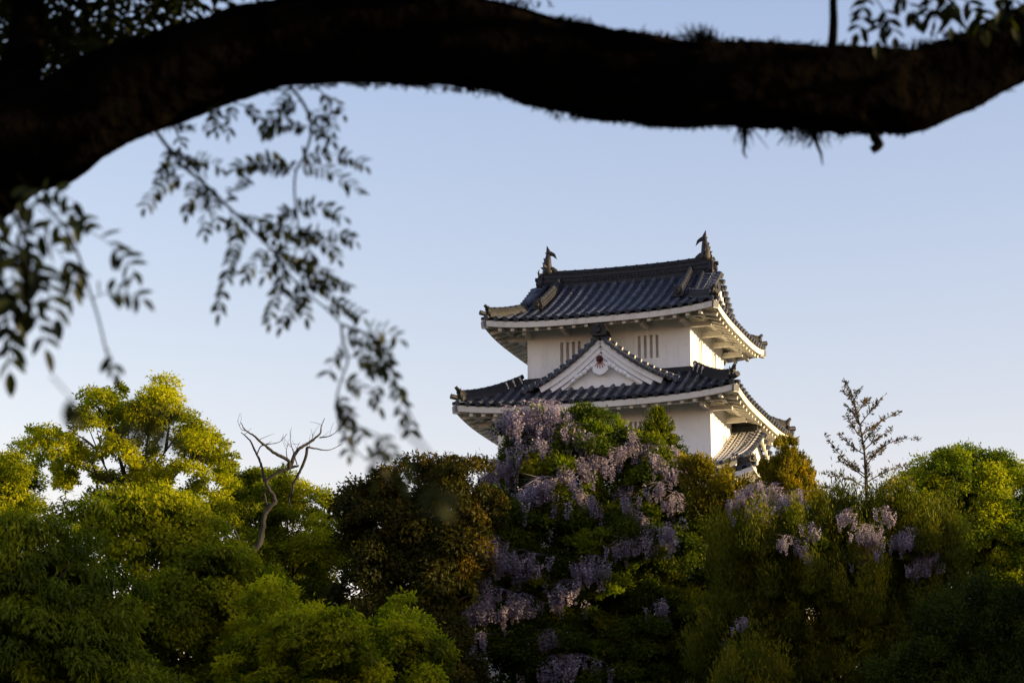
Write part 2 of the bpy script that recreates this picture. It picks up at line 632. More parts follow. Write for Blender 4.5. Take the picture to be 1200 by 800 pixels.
def eaves(parent, E, F, ov, zt, L, wallW, wallD, name):
    """plaster fascia and boarded soffit round one storey, rafters, corner rafters, beams and arms"""
    soff = .34

    def lz(a, b): return lift(a, b, E, F, L)
    mb = MB()
    t, b_ = zt - .10, zt - .36
    i_ = .17
    rect_ring(mb, [(E - .02, F - .02, lambda a, b: t + lz(a, b)), (E - .05, F - .05, lambda a, b: b_ + lz(a, b)), (E - i_, F - i_, lambda a, b: b_ + .01 + lz(a, b)), (E - i_, F - i_, lambda a, b: b_ + .13 + lz(a, b)),
                   (wallW / 2 - .02, wallD / 2 - .02, lambda a, b: b_ + .13 + soff * ov)], 24)
    # upper closing board under the tiles
    rect_ring(mb, [(E - .02, F - .02, lambda a, b: t + lz(a, b)), (wallW / 2, wallD / 2, lambda a, b: t + .42 * ov)], 24)
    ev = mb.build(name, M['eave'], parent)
    # rafters: front, right and left rows stand alone, the far side is one object
    rest = MB()
    step = .58
    for (ax, hl, inn, sgn, other) in (('a', E, wallD, -1, F), ('b', F, wallW, 1, E), ('b', F, wallW, -1, E), ('a', E, wallD, 1, F)):
        n = int((2 * hl - .5) / step)
        for k in range(n + 1):
            t_ = -hl + .25 + (2 * hl - .5) * k / n
            wall_half = (wallW if ax == 'a' else wallD) / 2
            s_end = min(ov, hl - abs(t_) - .05)
            if s_end < .35:
                continue
            s0 = .185

            def pt(s):
                if ax == 'a':
                    a, b = t_, sgn * (other - s)
                else:
                    a, b = sgn * (other - s), t_
                return Vector((a, b, b_ - .09 + (soff * s) + lz(a, b) * (1 - s / ov * .8)))
            r_ = rest if (ax == 'a' and sgn == 1) else MB()
            r_.bar(pt(s0), pt(s_end), .16, .20)
            if r_ is not rest:
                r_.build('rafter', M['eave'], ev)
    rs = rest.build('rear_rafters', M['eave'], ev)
    rs['kind'] = 'stuff'
    # hip rafters with dark capped ends
    for sa in (-1, 1):
        for sb in (-1, 1):
            c0 = Vector((sa * (E - .05), sb * (F - .05), b_ - .02 + L))
            c1 = Vector((sa * (wallW / 2), sb * (wallD / 2), b_ + soff * ov))
            h = MB()
            h.bar(c0, c1, .24, .26)
            d = (c0 - c1).normalized()
            h.bar(c0 + d * .02 + Vector((0, 0, .06)), c0 - d * .14 + Vector((0, 0, .06)), .28, .3, 1)
            h.build('hip_rafter', [M['eave'], M['tile']], ev)
    # outer beam and supporting arms
    off = .78
    zb = b_ + .05 + soff * (ov - off) - .13
    bm = MB()
    bw, bd = wallW / 2 + off, wallD / 2 + off
    for sb in (-1, 1):
        bm.bar((-bw - .15, sb * bd, zb), (bw + .15, sb * bd, zb), .2, .24)
        bm.bar((sb * bw, -bd + .102, zb), (sb * bw, bd - .102, zb), .2, .24)
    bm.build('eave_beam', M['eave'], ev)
    for sgn in (-1, 1):
        for k in range(5):
            a = -wallW / 2 + .15 + (wallW - .3) * k / 4
            m_ = MB()
            m_.bar((a, sgn * (wallD / 2 - .05), zb - .24), (a, sgn * (bd + .22), zb - .24), .2, .22)
            m_.build('bracket_arm', M['eave'], ev)
        for k in range(4):
            b = -wallD / 2 + .15 + (wallD - .3) * k / 3
            m_ = MB()
            m_.bar((sgn * (wallW / 2 - .05), b, zb - .25), (sgn * (bw + .22), b, zb - .25), .2, .22)
            m_.build('bracket_arm', M['eave'], ev)
    return ev


def wall_storey(parent, name, Wd, Dp, zb, zt, wins):
    """four plaster walls with true window recesses; wins: (face, centre, z0, z1, width)"""
    mb = MB()
    frames = []
    for face in ('front', 'right', 'back', 'left'):
        L = Wd if face in ('front', 'back') else Dp

        def pt(t, z, d, face=face):
            if face == 'front': return (t, -Dp / 2 + d, z)
            if face == 'back': return (-t, Dp / 2 - d, z)
            if face == 'right': return (Wd / 2 - d, t, z)
            return (-Wd / 2 + d, -t, z)
        ws = [w for w in wins if w[0] == face]
        ts = sorted({-L / 2, L / 2} | {w[1] - w[4] / 2 for w in ws} | {w[1] + w[4] / 2 for w in ws})
        zs = sorted({zb, zt} | {w[2] for w in ws} | {w[3] for w in ws})
        for i in range(len(ts) - 1):
            for j in range(len(zs) - 1):
                tm, zm = (ts[i] + ts[i + 1]) / 2, (zs[j] + zs[j + 1]) / 2
                if any(abs(tm - w[1]) < w[4] / 2 and w[2] < zm < w[3] for w in ws):
                    continue
                mb.poly([pt(ts[i], zs[j], 0), pt(ts[i + 1], zs[j], 0), pt(ts[i + 1], zs[j + 1], 0), pt(ts[i], zs[j + 1], 0)])
        for w in ws:
            a, b, c, d = w[1] - w[4] / 2, w[1] + w[4] / 2, w[2], w[3]
            dp = .2
            for (p, q) in (((a, c), (b, c)), ((b, c), (b, d)), ((b, d), (a, d)), ((a, d), (a, c))):
                mb.poly([pt(*p, 0), pt(*q, 0), pt(*q, dp), pt(*p, dp)])
            frames.append((face, w, pt))
    wo = mb.build(name, M['plaster'], parent)
    for face, w, pt in frames:
        a, b, c, d = w[1] - w[4] / 2, w[1] + w[4] / 2, w[2], w[3]
        f = MB()
        f.poly([pt(a, c, .2), pt(b, c, .2), pt(b, d, .2), pt(a, d, .2)])
        fo = f.build('window', M['recess'], wo)
        nb = 3
        sl = w[4] / (nb * 2 + 1) * 1.02
        bw = (w[4] - sl * (nb + 1)) / nb
        for k in range(nb):
            t0_ = a + sl + k * (sl + bw)
            bb = MB()
            A = [Vector(pt(t, z, dd)) for z in (c + .003, d - .003) for t in (t0_, t0_ + bw) for dd in (.03, .16)]
            n = len(bb.v)
            bb.v += [tuple(p) for p in A]
            bb.f += [(0, 2, 6, 4), (1, 5, 7, 3), (0, 4, 5, 1), (2, 3, 7, 6)]
            bb.m += [0] * 4
            bb.build('window_bar', M['plaster'], fo)
    return wo


# walls
wall_storey(turret, 'upper_wall', W1, D1, 28.6, 32.25,
            [('front', -1.86, 30.1, 31.22, 1.02), ('front', 1.95, 30.1, 31.22, 1.02), ('right', -1.35, 30.0, 31.3, .8), ('right', 1.35, 30.0, 31.3, .8)])
wall_storey(turret, 'lower_wall', W2, D2, FLOOR, 28.0,
            [('front', 1.68, 25.7, 26.87, .8), ('front', -2.2, 25.7, 26.87, .8), ('right', -1.6, 25.2, 26.5, .9), ('right', 2.4, 25.2, 26.5, .9)])

# upper roof (hip and gable)
LV, RUN1 = 4.1, 1.95       # where the main slope stops and the verge begins; run of the side skirt
VERGE = 4.72


def up1(a, b): return lift(a, b, E1, F1, LIFT1)


ro = MB()
for sg in (-1, 1):
    def fn(t, s, sg=sg):
        b = sg * (F1 - s)
        return Vector((t, b, z1(s) + up1(t, b)))

    def sm(t): return F1 - .1 if abs(t) <= VERGE - .15 else max(0, E1 - abs(t))
    tiled_slope(ro, fn, -E1, E1, sm, (1, 0, 0), pitch=.5, r=.11)

    def fs(t, s, sg=sg):
        a = sg * (E1 - s)
        return Vector((a, t, z1(s) + up1(a, t)))
    tiled_slope(ro, fs, -F1, F1, lambda t: min(RUN1, F1 - abs(t)), (0, 1, 0), pitch=.5, r=.11)
# verge tiles laid sideways over each gable edge
for sa in (-1, 1):
    for sb in (-1, 1):
        n = 12
        for k in range(n):
            s = 1.25 + (F1 - 1.25) * (k + .5) / n
            b = sb * (F1 - s)
            z = z1(s) + .09
            roll(ro, [(sa * (VERGE + .02), b, z - .16), (sa * (VERGE - .25), b, z - .04), (sa * (LV + .0), b, z + .02)], (0, 1, 0), r=.12, course=.4)
roof1 = ro.build('upper_roof', [M['tile'], M['tile_pan']], turret)
# main ridge
ZR = 34.86
rm = MB()
rp = [(-4.2 + 8.4 * k / 16, 0, ZR + .12 * abs(-1 + 2 * k / 16) ** 2.5) for k in range(17)]
for (w_, z0, z_1) in ((.46, -.15, .16), (.54, .165, .22), (.42, .222, .38), (.50, .385, .43), (.38, .432, .60), (.46, .605, .65)):
    rm.sweep(rp, [(-w_ / 2, z0), (w_ / 2, z0), (w_ / 2, z_1), (-w_ / 2, z_1)])
cap_rolls(rm, [Vector(p) + Vector((0, 0, .72)) for p in rp], .12)
for k in range(44):
    for sg in (-1, 1):
        x = -4.05 + 8.1 * k / 43
        rm.tube([(x, sg * .20, ZR + .29), (x, sg * .29, ZR + .29)], .055, 6)
rm.build('main_ridge', M['ridge'], roof1)
for sg in (-1, 1):
    oni(roof1, (sg * 4.28, 0, ZR + .30), (sg, 0, 0), .72)
    # fish ornaments
    f = MB()

    def q(x, y, sg=sg): return Vector((sg * (4.0 + (x - 300) / 240), 0, ZR + .80 + (400 - y) / 225))
    f.tube([q(292, 410), q(300, 370), q(308, 325), q(306, 280), q(300, 235), q(297, 190), q(298, 160)], [.29, .27, .245, .215, .175, .12, .07], 10, squash=.85)
    f.tube([q(285, 360), q(240, 358), q(195, 378), q(172, 392)], [.19, .16, .10, .03], 8, squash=.9)
    f.tube([q(270, 392), q(215, 396), q(185, 402)], [.14, .09, .03], 8)
    for (x, y, x2, y2) in ((345, 330, 390, 318), (338, 285, 368, 262), (330, 240, 352, 212), (330, 370, 375, 372)):
        f.tube([q(x, y), q((x + x2) / 2, (y + y2) / 2 + 4), q(x2, y2)], [.09, .06, .01], 6, squash=.6)
    for sy in (-1, 1):
        f.tube([q(300, 340) + Vector((0, sy * .16, 0)), q(318, 322) + Vector((0, sy * .34, 0)), q(330, 296) + Vector((0, sy * .42, 0))], [.10, .07, .01], 6, squash=.5)
    fo = f.build('fish_ornament', M['bronze'], roof1, True)
    t = MB()
    t.tube([q(298, 190), q(290, 150), q(302, 112), q(312, 72)], [.11, .13, .07, .008], 8, squash=.45)
    t.tube([q(294, 172), q(262, 168), q(222, 188), q(188, 238)], [.08, .12, .085, .008], 8, squash=.45)
    t.tube([q(296, 180), q(318, 160), q(336, 150)], [.06, .045, .008], 6, squash=.45)
    t.build('tail_fin', M['bronze'], fo, True)
# descending ridges, verge ridges and hip ridges
for sa in (-1, 1):
    for sb in (-1, 1):
        k_ = MB()
        path = [(sa * (3.32 + .02 * k), sb * (F1 - s), z1(s) + .08) for k, s in enumerate(np.linspace(F1 - .25, 1.78, 9))]
        ridge_bar(k_, path, .28, .38)
        cap_rolls(k_, [Vector(p) + Vector((0, 0, .40)) for p in path], .10)
        kd = k_.build('descending_ridge', M['ridge'], roof1)
        oni(kd, Vector(path[-1]) + Vector((0, -sb * -.06, .22)), (0, sb, .0), .46)
        v_ = MB()
        path = [(sa * (3.95 + .035 * k), sb * (F1 - s), z1(s) + .10) for k, s in enumerate(np.linspace(F1 - .2, 1.5, 9))]
        ridge_bar(v_, path, .2, .20)
        v_.build('verge_ridge', M['ridge'], roof1)
        c_ = MB()
        path = []
        for s in np.linspace(1.72, .30, 8):
            a, b = sa * (E1 - s), sb * (F1 - s)
            path.append(Vector((a, b, z1(s) + up1(a, b) + .10 + .10 * (1 - s / 1.72) ** 2)))
        ridge_bar(c_, path, .26, .28)
        cap_rolls(c_, [p + Vector((0, 0, .30)) for p in path], .09)
        tip = path[-1]
        d = Vector((sa, sb, 0)).normalized()
        c_.tube([tip + Vector((0, 0, .26)) - d * .1, tip + d * .12 + Vector((0, 0, .32)), tip + d * .26 + Vector((0, 0, .46))], [.10, .10, .075], 8)
        c_.tube([tip + d * .1, tip + d * .50 + Vector((0, 0, .06))], [.11, .12], 10)
        hr = c_.build('hip_ridge', M['ridge'], roof1)
        oni(hr, tip + d * .05 + Vector((0, 0, .12)), d, .34)
# gable walls at both ends of the ridge
for sa in (-1, 1):
    gm = MB()
    outl = []
    for s in np.linspace(RUN1 - .1, F1, 10):
        outl.append((-(F1 - s), z1(s) - .12))
    outl = outl + [(-x, z) for x, z in outl[-2::-1]]
    gm.prism(outl, (sa * 3.86, 0, 0), (0, 1, 0), (0, 0, 1), (sa * -.15, 0, 0))
    go_ = gm.build('end_gable', M['plaster'], turret)
    for sb in (-1, 1):
        bb = MB()
        bb.sweep([(sa * 4.50, sb * (F1 - s), z1(s) - .26) for s in np.linspace(1.35, F1 - .02, 10)], [(-.05, -.2), (.05, -.2), (.05, .17), (-.05, .17)])
        bb.build('barge_board', M['plaster'], go_)
    pd = MB()
    pd.prism([(-.3, 0), (-.34, -.25), (-.15, -.5), (0, -.62), (.15, -.5), (.34, -.25), (.3, 0)], (sa * 4.58, 0, 34.5), (0, 1, 0), (0, 0, 1), (sa * .08, 0, 0))
    pd.build('gable_pendant', M['ridge'], go_)
eaves(turret, E1, F1, O1, ZE1, LIFT1, W1, D1, 'upper_eaves')

# lower roof
RUNF, RUNS = F2 - D1 / 2, E2 - W1 / 2


def up2(a, b): return lift(a, b, E2, F2, LIFT2)


lo = MB()
for sg in (-1, 1):
    def fn(t, s, sg=sg):
        b = sg * (F2 - s)
        return Vector((t, b, z2(s) + up2(t, b)))
    tiled_slope(lo, fn, -E2, E2, lambda t: min(RUNF, E2 - abs(t)), (1, 0, 0), pitch=.5, r=.11)

    def fs(t, s, sg=sg):
        a = sg * (E2 - s)
        return Vector((a, t, z2(s) + up2(a, t)))
    tiled_slope(lo, fs, -F2, F2, lambda t: min(RUNS, F2 - abs(t)), (0, 1, 0), pitch=.5, r=.11)
roof2 = lo.build('lower_roof', [M['tile'], M['tile_pan']], turret)
fl = MB()     # flashing course where the roof meets the upper wall
zt_ = z2(RUNF)
for sg in (-1, 1):
    fl.bar((-W1 / 2 - .1, sg * (D1 / 2 + .1), zt_ + .08), (W1 / 2 + .1, sg * (D1 / 2 + .1), zt_ + .08), .22, .26)
    fl.bar((sg * (W1 / 2 + .1), -D1 / 2 + .012, zt_ + .10), (sg * (W1 / 2 + .1), D1 / 2 - .012, zt_ + .10), .22, .26)
fl.build('wall_ridge', M['ridge'], roof2)
for sa in (-1, 1):
    for sb in (-1, 1):
        c_ = MB()
        path = []
        for s in np.linspace(2.6, .32, 10):
            a, b = sa * (E2 - s), sb * (F2 - s)
            path.append(Vector((a, b, z2(s) + up2(a, b) + .10 + .12 * (1 - s / 2.6) ** 2)))
        ridge_bar(c_, path, .28, .30)
        cap_rolls(c_, [p + Vector((0, 0, .32)) for p in path], .10)
        for i in (1, 2, 3):      # white plaster bands near the wall
            p = (path[i] + path[i - 1]) / 2
            dd = (path[i] - path[i - 1]).normalized()
            c_.bar(p - dd * .03 + Vector((0, 0, .17)), p + dd * .03 + Vector((0, 0, .17)), .34, .34, 1)
        tip = path[-1]
        d = Vector((sa, sb, 0)).normalized()
        c_.tube([tip + Vector((0, 0, .28)) - d * .1, tip + d * .14 + Vector((0, 0, .36)), tip + d * .30 + Vector((0, 0, .54))], [.11, .11, .08], 8)
        c_.tube([tip + d * .1, tip + d * .54 + Vector((0, 0, .06))], [.12, .13], 10)
        hr = c_.build('hip_ridge', [M['ridge'], M['joint']], roof2)
        oni(hr, tip + d * .05 + Vector((0, 0, .14)), d, .38)
eaves(turret, E2, F2, O2, ZE2, LIFT2, W2, D2, 'lower_eaves')

# front gable on the lower roof
GB = -4.22      # plane of the gable face


def gz(x): return 31.0 - (.95 * x - .080 * x * x)


gb = MB()
prof = [(x, gz(abs(x)) - .14) for x in np.linspace(-2.85, 2.85, 25)]
gb.prism([(prof[0][0], 28.4)] + prof[:] + [(prof[-1][0], 28.4)], (0, GB + .02, 0), (1, 0, 0), (0, 0, 1), (0, .2, 0))
gable = gb.build('front_gable', M['plaster'], turret)
for sg in (-1, 1):     # stepped barge boards
    for (dz, th, yy, x1, nm) in ((-.24, .27, -.30, 2.95, 'barge_board'), (-.54, .22, -.20, 2.45, 'barge_board'), (-.80, .16, -.12, 1.95, 'barge_board')):
        bb = MB()
        bb.sweep([(sg * x, GB + yy + .08, gz(x) + dz) for x in np.linspace(0, x1, 14)], [(-.08, -th / 2), (.08, -th / 2), (.08, th / 2), (-.08, th / 2)])
        bb.build(nm, M['plaster'], gable)
gt = MB()
for sg in (-1, 1):
    def fg(t, s, sg=sg):
        x = 3.75 - s
        return Vector((sg * x, t, gz(x)))
    tiled_slope(gt, fg, GB - .30, -D1 / 2 - .01, lambda t: 3.75, (0, 1, 0), pitch=.36, r=.10)
    # verge roll and its tile ends
    path = [(sg * x, GB - .36, gz(x) + .04) for x in np.linspace(3.8, .05, 14)]
    cap_rolls(gt, path, .10, 0, .3)
    for x in np.linspace(.35, 3.65, 12):
        gt.tube([(sg * x, GB - .50, gz(x) - .02), (sg * x, GB - .12, gz(x) + .05)], .10, 9)
        gt.tube([(sg * (x + .10), GB - .30, gz(x) + .17), (sg * (x - .12), GB - .30, gz(x) + .24)], .095, 8)
        gt.bar((sg * (x + .115), GB - .30, gz(x) + .165), (sg * (x + .14), GB - .30, gz(x) + .155), .13, .13, 2)
gt.build('gable_roof', [M['tile'], M['tile_pan'], M['joint']], gable)
gr = MB()
path = [(0, y, gz(0) + .08) for y in np.linspace(GB - .35, -D1 / 2, 4)]
ridge_bar(gr, path, .30, .34)
cap_rolls(gr, [Vector(p) + Vector((0, 0, .36)) for p in path], .11)
gr.build('gable_ridge', M['ridge'], gable)
oni(gable, (0, GB - .48, gz(0) + .24), (0, -1, 0), .62)
# carved pendant
pz = 29.76
p_ = MB()
ol = []
for k in range(40):
    t = 2 * math.pi * k / 40
    ol.append((.38 * math.sin(t) * (1 + .07 * math.cos(6 * t)), -.10 + .31 * math.cos(t) * (1.0 if math.cos(t) > 0 else 1.25)))
p_.prism(ol, (0, GB - .36, pz - .12), (1, 0, 0), (0, 0, 1), (0, .12, 0))
pend = p_.build('gable_pendant', M['plaster'], gable)
h_ = MB()
h_.prism([(.18 * math.sin(R(60 * k)), .18 * math.cos(R(60 * k))) for k in range(6)], (0, GB - .46, pz + .13), (1, 0, 0), (0, 0, 1), (0, .1, 0))
h_.tube([(0, GB - .52, pz + .13), (0, GB - .42, pz + .13)], [.08, .12], 8)
h_.build('hexagonal_boss', M['maroon'], pend)
l_ = MB()
for k in (-2, -1, 0, 1, 2):
    t = R(k * 27)
    l_.bar((.05 * k, GB - .37, pz - .02), (math.sin(t) * .32, GB - .37, pz - .05 - math.cos(t) * .26), .03, .03, up=(0, 1, 0))
l_.build('red_vein', M['vein'], pend)
for sg in (-1, 1):
    w_ = MB()
    for k in range(6):
        x = .46 + .19 * k
        z = pz - .16 - .13 * k + .03 * math.sin(k * 2)
        w_.tube([(sg * (x - .12), GB - .24, z + .09), (sg * x, GB - .30, z), (sg * (x + .08), GB - .25, z - .12)], [.10, .11 - .008 * k, .03], 7, squash=.8)
    w_.build('carved_scroll', M['plaster'], pend)

# stone base
sb_ = MB()
ZB = 9.5


def foot(z, e=0):
    k = (FLOOR - z) * .22 + ((FLOOR - z) / 14) ** 2 * 1.2
    return W2 / 2 + .25 + k, D2 / 2 + .25 + k


rows = []
for z in np.linspace(ZB, FLOOR - .003, 16):
    a, b = foot(z)
    ring = []
    e = a + 1.3
    for (a0, b0, a1, b1) in ((-a, -b, e, -b), (e, -b, e, b), (e, b, -a, b), (-a, b, -a, -b)):
        for k in range(14):
            t = k / 14
            ring.append((a0 + (a1 - a0) * t + random.uniform(-.07, .07), b0 + (b1 - b0) * t + random.uniform(-.07, .07), z))
    rows.append(ring)
sb_.grid(rows, 0, True)
sb_.poly(rows[-1])
stone_m, n, l, b = new_mat('fitted_stone_blocks')
tc = n.new("ShaderNodeTexCoord")
vo = n.new("ShaderNodeTexVoronoi")
vo.inputs['Scale'].default_value = 1.3
l.new(tc.outputs['Object'], vo.inputs['Vector'])
v2 = n.new("ShaderNodeTexVoronoi")
v2.feature = 'DISTANCE_TO_EDGE'
v2.inputs['Scale'].default_value = 1.3
l.new(tc.outputs['Object'], v2.inputs['Vector'])
rp_ = n.new("ShaderNodeValToRGB")
rp_.color_ramp.elements[0].color, rp_.color_ramp.elements[1].color = (.13, .12, .11, 1), (.30, .28, .25, 1)
l.new(vo.outputs['Color'], rp_.inputs[0])
l.new(rp_.outputs[0], b.inputs['Base Color'])
b.inputs['Roughness'].default_value = .9
bp = n.new("ShaderNodeBump")
bp.inputs['Distance'].default_value = .2
l.new(v2.outputs['Distance'], bp.inputs['Height'])
l.new(bp.outputs[0], b.inputs['Normal'])
base = sb_.build('stone_base', stone_m)
base.location, base.rotation_euler = T0, (0, 0, -YAW)
base['label'], base['category'] = 'battered grey stone base rising under the white castle turret', 'stone wall'

# wing attached to the right wall
wing = thing('turret_wing', 'low tiled wing with white plastered tile joints built against the right wall of the turret', 'building wing', T0, -YAW)
A0, A1 = W2 / 2 + .004, 6.55
BF = 4.75
wr = MB()
for sg in (-1, 1):
    def fw_(t, s, sg=sg):
        b = sg * (BF - s)
        return Vector((t, b, zw(s) + .30 * max(0, (t - A0) / (A1 - A0)) ** 2 * (1 - s / BF) ** 2))
    tiled_slope(wr, fw_, A0, A1 - .28, lambda t: BF, (1, 0, 0), pitch=.38, r=.085, mj=2, strips=True)
    n = 13
    for k in range(n):
        s = BF * (k + .5) / n
        p0 = fw_(A1, s)
        roll(wr, [p0 + Vector((.10, 0, -.10)), p0 + Vector((-.1, 0, .02)), p0 + Vector((-.38, 0, .04))], (0, 1, 0), r=.10, course=.16, mj=2)
wroof = wr.build('wing_roof', [M['tile'], M['tile_pan'], M['joint']], wing)
wd = MB()
zr = zw(BF)
ridge_bar(wd, [(A0, 0, zr), (6.2, 0, zr + .05)], .34, .5)
cap_rolls(wd, [Vector((A0 + .01, 0, zr + .52)), Vector((6.2, 0, zr + .57))], .11)
wd.build('wing_ridge', M['ridge'], wroof)
oni(wroof, (6.28, 0, zr + .3), (1, 0, 0), .6)
SK0, SK1, SKZ = 7.35, 5.25, 24.0      # eave of the low skirt roof: along a, along b, level


def skirt(t, s, side):
    if side == 'f':
        c = (t - A0) / (SK0 - A0)
        return Vector((t, -(SK1 - s), SKZ + .38 * s + .34 * max(0, c) ** 3 * (1 - s / 1.3) + .03 * s * s))
    c = abs(t) / SK1
    return Vector((SK0 - s, t, SKZ + .38 * s + .34 * c ** 4 * (1 - s / 1.3) + .03 * s * s))


sk = MB()
tiled_slope(sk, lambda t, s: skirt(t, s, 'f'), A0, SK0, lambda t: max(.05, min(.95, SK0 - t)), (1, 0, 0), pitch=.42, r=.10)
tiled_slope(sk, lambda t, s: skirt(t, s, 'r'), -SK1, SK1 - .6, lambda t: max(.05, min(1.2, SK1 - abs(t))), (0, 1, 0), pitch=.42, r=.10)
skirt_o = sk.build('skirt_roof', [M['tile'], M['tile_pan']], wing)
hp = MB()
path = [skirt(SK0 - s, s, 'f') + Vector((0, 0, .10)) for s in np.linspace(.9, .12, 6)]
ridge_bar(hp, path, .24, .26)
cap_rolls(hp, [p + Vector((0, 0, .28)) for p in path], .09)
hp.build('hip_ridge', M['ridge'], skirt_o)
oni(skirt_o, path[-1] + Vector((.05, -.05, .14)), (1, -1, 0), .34)
ww = MB()
ww.sweep([(t, -(SK1 - .06), skirt(t, 0, 'f').z - .17) for t in np.linspace(A0, SK0 - .05, 9)], [(-.06, -.13), (.06, -.13), (.06, .09), (-.06, .09)])
ww.sweep([(SK0 - .06, t, skirt(t, 0, 'r').z - .17) for t in np.linspace(-SK1 + .13, SK1 - .6, 12)], [(-.06, -.13), (.06, -.13), (.06, .09), (-.06, .09)])
for sg in (-1, 1):   # gable boards
    ww.sweep([(A1 - .04, sg * (BF - s), zw(s) - .18 + .30 * (1 - s / BF) ** 2) for s in np.linspace(.9, BF - .02, 10)], [(-.04, -.12), (.04, -.12), (.04, .10), (-.04, .10)])
ww.poly([(A0, -SK1 + .12, SKZ - .10), (SK0 - .12, -SK1 + .12, SKZ + .12), (6.25, -4.25, SKZ + .10), (A0, -4.25, SKZ + .10)])
ww.poly([(SK0 - .12, -SK1 + .12, SKZ + .12), (SK0 - .12, SK1 - .6, SKZ - .10), (6.25, 4.2, SKZ + .10), (6.25, -4.25, SKZ + .10)])
ww.build('wing_eaves', M['eave'], wing)
w3 = MB()
ol = [(-4.25, 22.6), (4.2, 22.6), (4.2, 24.4), (0, zw(BF) - .2), (-4.25, 24.4)]
w3.prism(ol, (6.2, 0, 0), (0, 1, 0), (0, 0, 1), (-(6.2 - A0), 0, 0))
w3.build('wing_wall', M['plaster'], wing)

# ------------------------------------------------------------------ vegetation builders
def leaf_mesh(name, pos, axis, nrm, L, Wd, tint, mat, parent=None):
    N = len(pos)
    axis /= np.linalg.norm(axis, axis=1)[:, None] + 1e-9
    side = np.cross(axis, nrm)
    side /= np.linalg.norm(side, axis=1)[:, None] + 1e-9
    up = np.cross(side, axis)
    L, Wd = L[:, None], Wd[:, None]
    v = np.empty((N, 4, 3), np.float32)
    v[:, 0] = pos
    v[:, 1] = pos + axis * L * .48 + side * Wd * .5 + up * Wd * .12
    v[:, 2] = pos + axis * L
    v[:, 3] = pos + axis * L * .48 - side * Wd * .5 + up * Wd * .12
    me = bpy.data.meshes.new(name)
    me.vertices.add(4 * N)
    me.loops.add(4 * N)
    me.polygons.add(N)
    me.vertices.foreach_set("co", v.ravel())
    me.loops.foreach_set("vertex_index", np.arange(4 * N, dtype=np.int32))
    me.polygons.foreach_set("loop_start", np.arange(0, 4 * N, 4, dtype=np.int32))
    me.polygons.foreach_set("loop_total", np.full(N, 4, np.int32))
    at = me.attributes.new("tint", 'FLOAT', 'FACE')
    at.data.foreach_set("value", np.clip(tint, 0, 1).astype(np.float32))
    me.materials.append(mat)
    me.update(calc_edges=True)
    return link(bpy.data.objects.new(name, me), parent)


def unit(n):
    v = rng.normal(size=(n, 3))
    return v / np.linalg.norm(v, axis=1)[:, None]


def foliage(puffs, leaf=.13, width=.062, cover=1.0, clump=.52, droop=.35, up=0., stretch=1., bias=.0, rag=.17, fill=.22):
    """leafy sprays: each bough carries many small domes of leaves with gaps between them; puffs: (centre, radius)"""
    P_, A_, N_, T_ = [], [], [], []
    cents = np.array([tuple(c) for c, r in puffs])
    rads = np.array([r for c, r in puffs])
    for c, r in puffs:
        c = np.array(tuple(c))
        cl = min(clump, r * .6)
        n = max(5, int(cover * 3.4 * (r / cl) ** 2))
        d = unit(n)
        d[:, 2] += .15
        d /= np.linalg.norm(d, axis=1)[:, None]
        keep = (d[:, 1] < .3) | (rng.random(n) < .55)
        d = d[keep]
        n = len(d)
        k1 = unit(1)[0] * 4
        lump = 1 + .16 * np.sin(d @ k1 + rng.random() * 6)
        rf = np.clip(rng.normal(.80, .16, n), .3, 1.1) * lump
        cc = c + d * (r * rf)[:, None] * np.array([1, 1, .92])
        dist = np.linalg.norm(cc[:, None, :] - cents[None], axis=2) / rads[None]
        ok = (dist < .45).sum(1) == 0
        cc, d, rf = cc[ok], d[ok], rf[ok]
        n = len(cc)
        if n == 0:
            continue
        rs = cl * rng.uniform(.55, 1.25, n)
        axc = d * (.8 if up < .5 else .45) + np.array([0, 0, .75 + up])
        axc += rng.normal(size=(n, 3)) * .25
        axc /= np.linalg.norm(axc, axis=1)[:, None]
        m = np.maximum(5, (7.6 * rs * rs / (leaf * width * .5) * cover ** .3).astype(int))
        idx = np.repeat(np.arange(n), m)
        K = len(idx)
        e = unit(K)
        ca = (e * axc[idx]).sum(1)
        e = e + axc[idx] * (np.where(ca < .05, .1 - 1.7 * ca, 0))[:, None]          # mostly the outer, upper half of the dome
        e /= np.linalg.norm(e, axis=1)[:, None]
        rad = rs[idx] * np.where(rng.random(K) < fill, rng.uniform(.2, .9, K), 1 + rng.normal(size=K) * rag)
        off = e * rad[:, None]
        if stretch != 1:
            t = (off * axc[idx]).sum(1)[:, None]
            off = off * .62 + axc[idx] * t * (stretch - .62)
        else:
            off[:, 2] *= .78
        tan = rng.normal(size=(K, 3))
        ax = e * .45 + tan * .6 + axc[idx] * up
        ax[:, 2] -= droop
        nr = e * 1.0 + rng.normal(size=(K, 3)) * .27
        ct = np.clip(rng.normal(.40 + bias + rng.normal() * .11, .15, n), 0, 1)
        hi = (e * axc[idx]).sum(1) * rad / rs[idx]
        P_.append(cc[idx] + off)
        A_.append(ax)
        N_.append(nr)
        T_.append(ct[idx] + .16 * (hi > .55) + rng.normal(size=K) * .08)           # young leaves sit at the spray tips
    P_, A_, N_, T_ = map(np.concatenate, (P_, A_, N_, T_))
    K = len(P_)
    L = leaf * rng.uniform(.7, 1.3, K)
    return P_, A_, N_, L, width * rng.uniform(.75, 1.25, K), T_


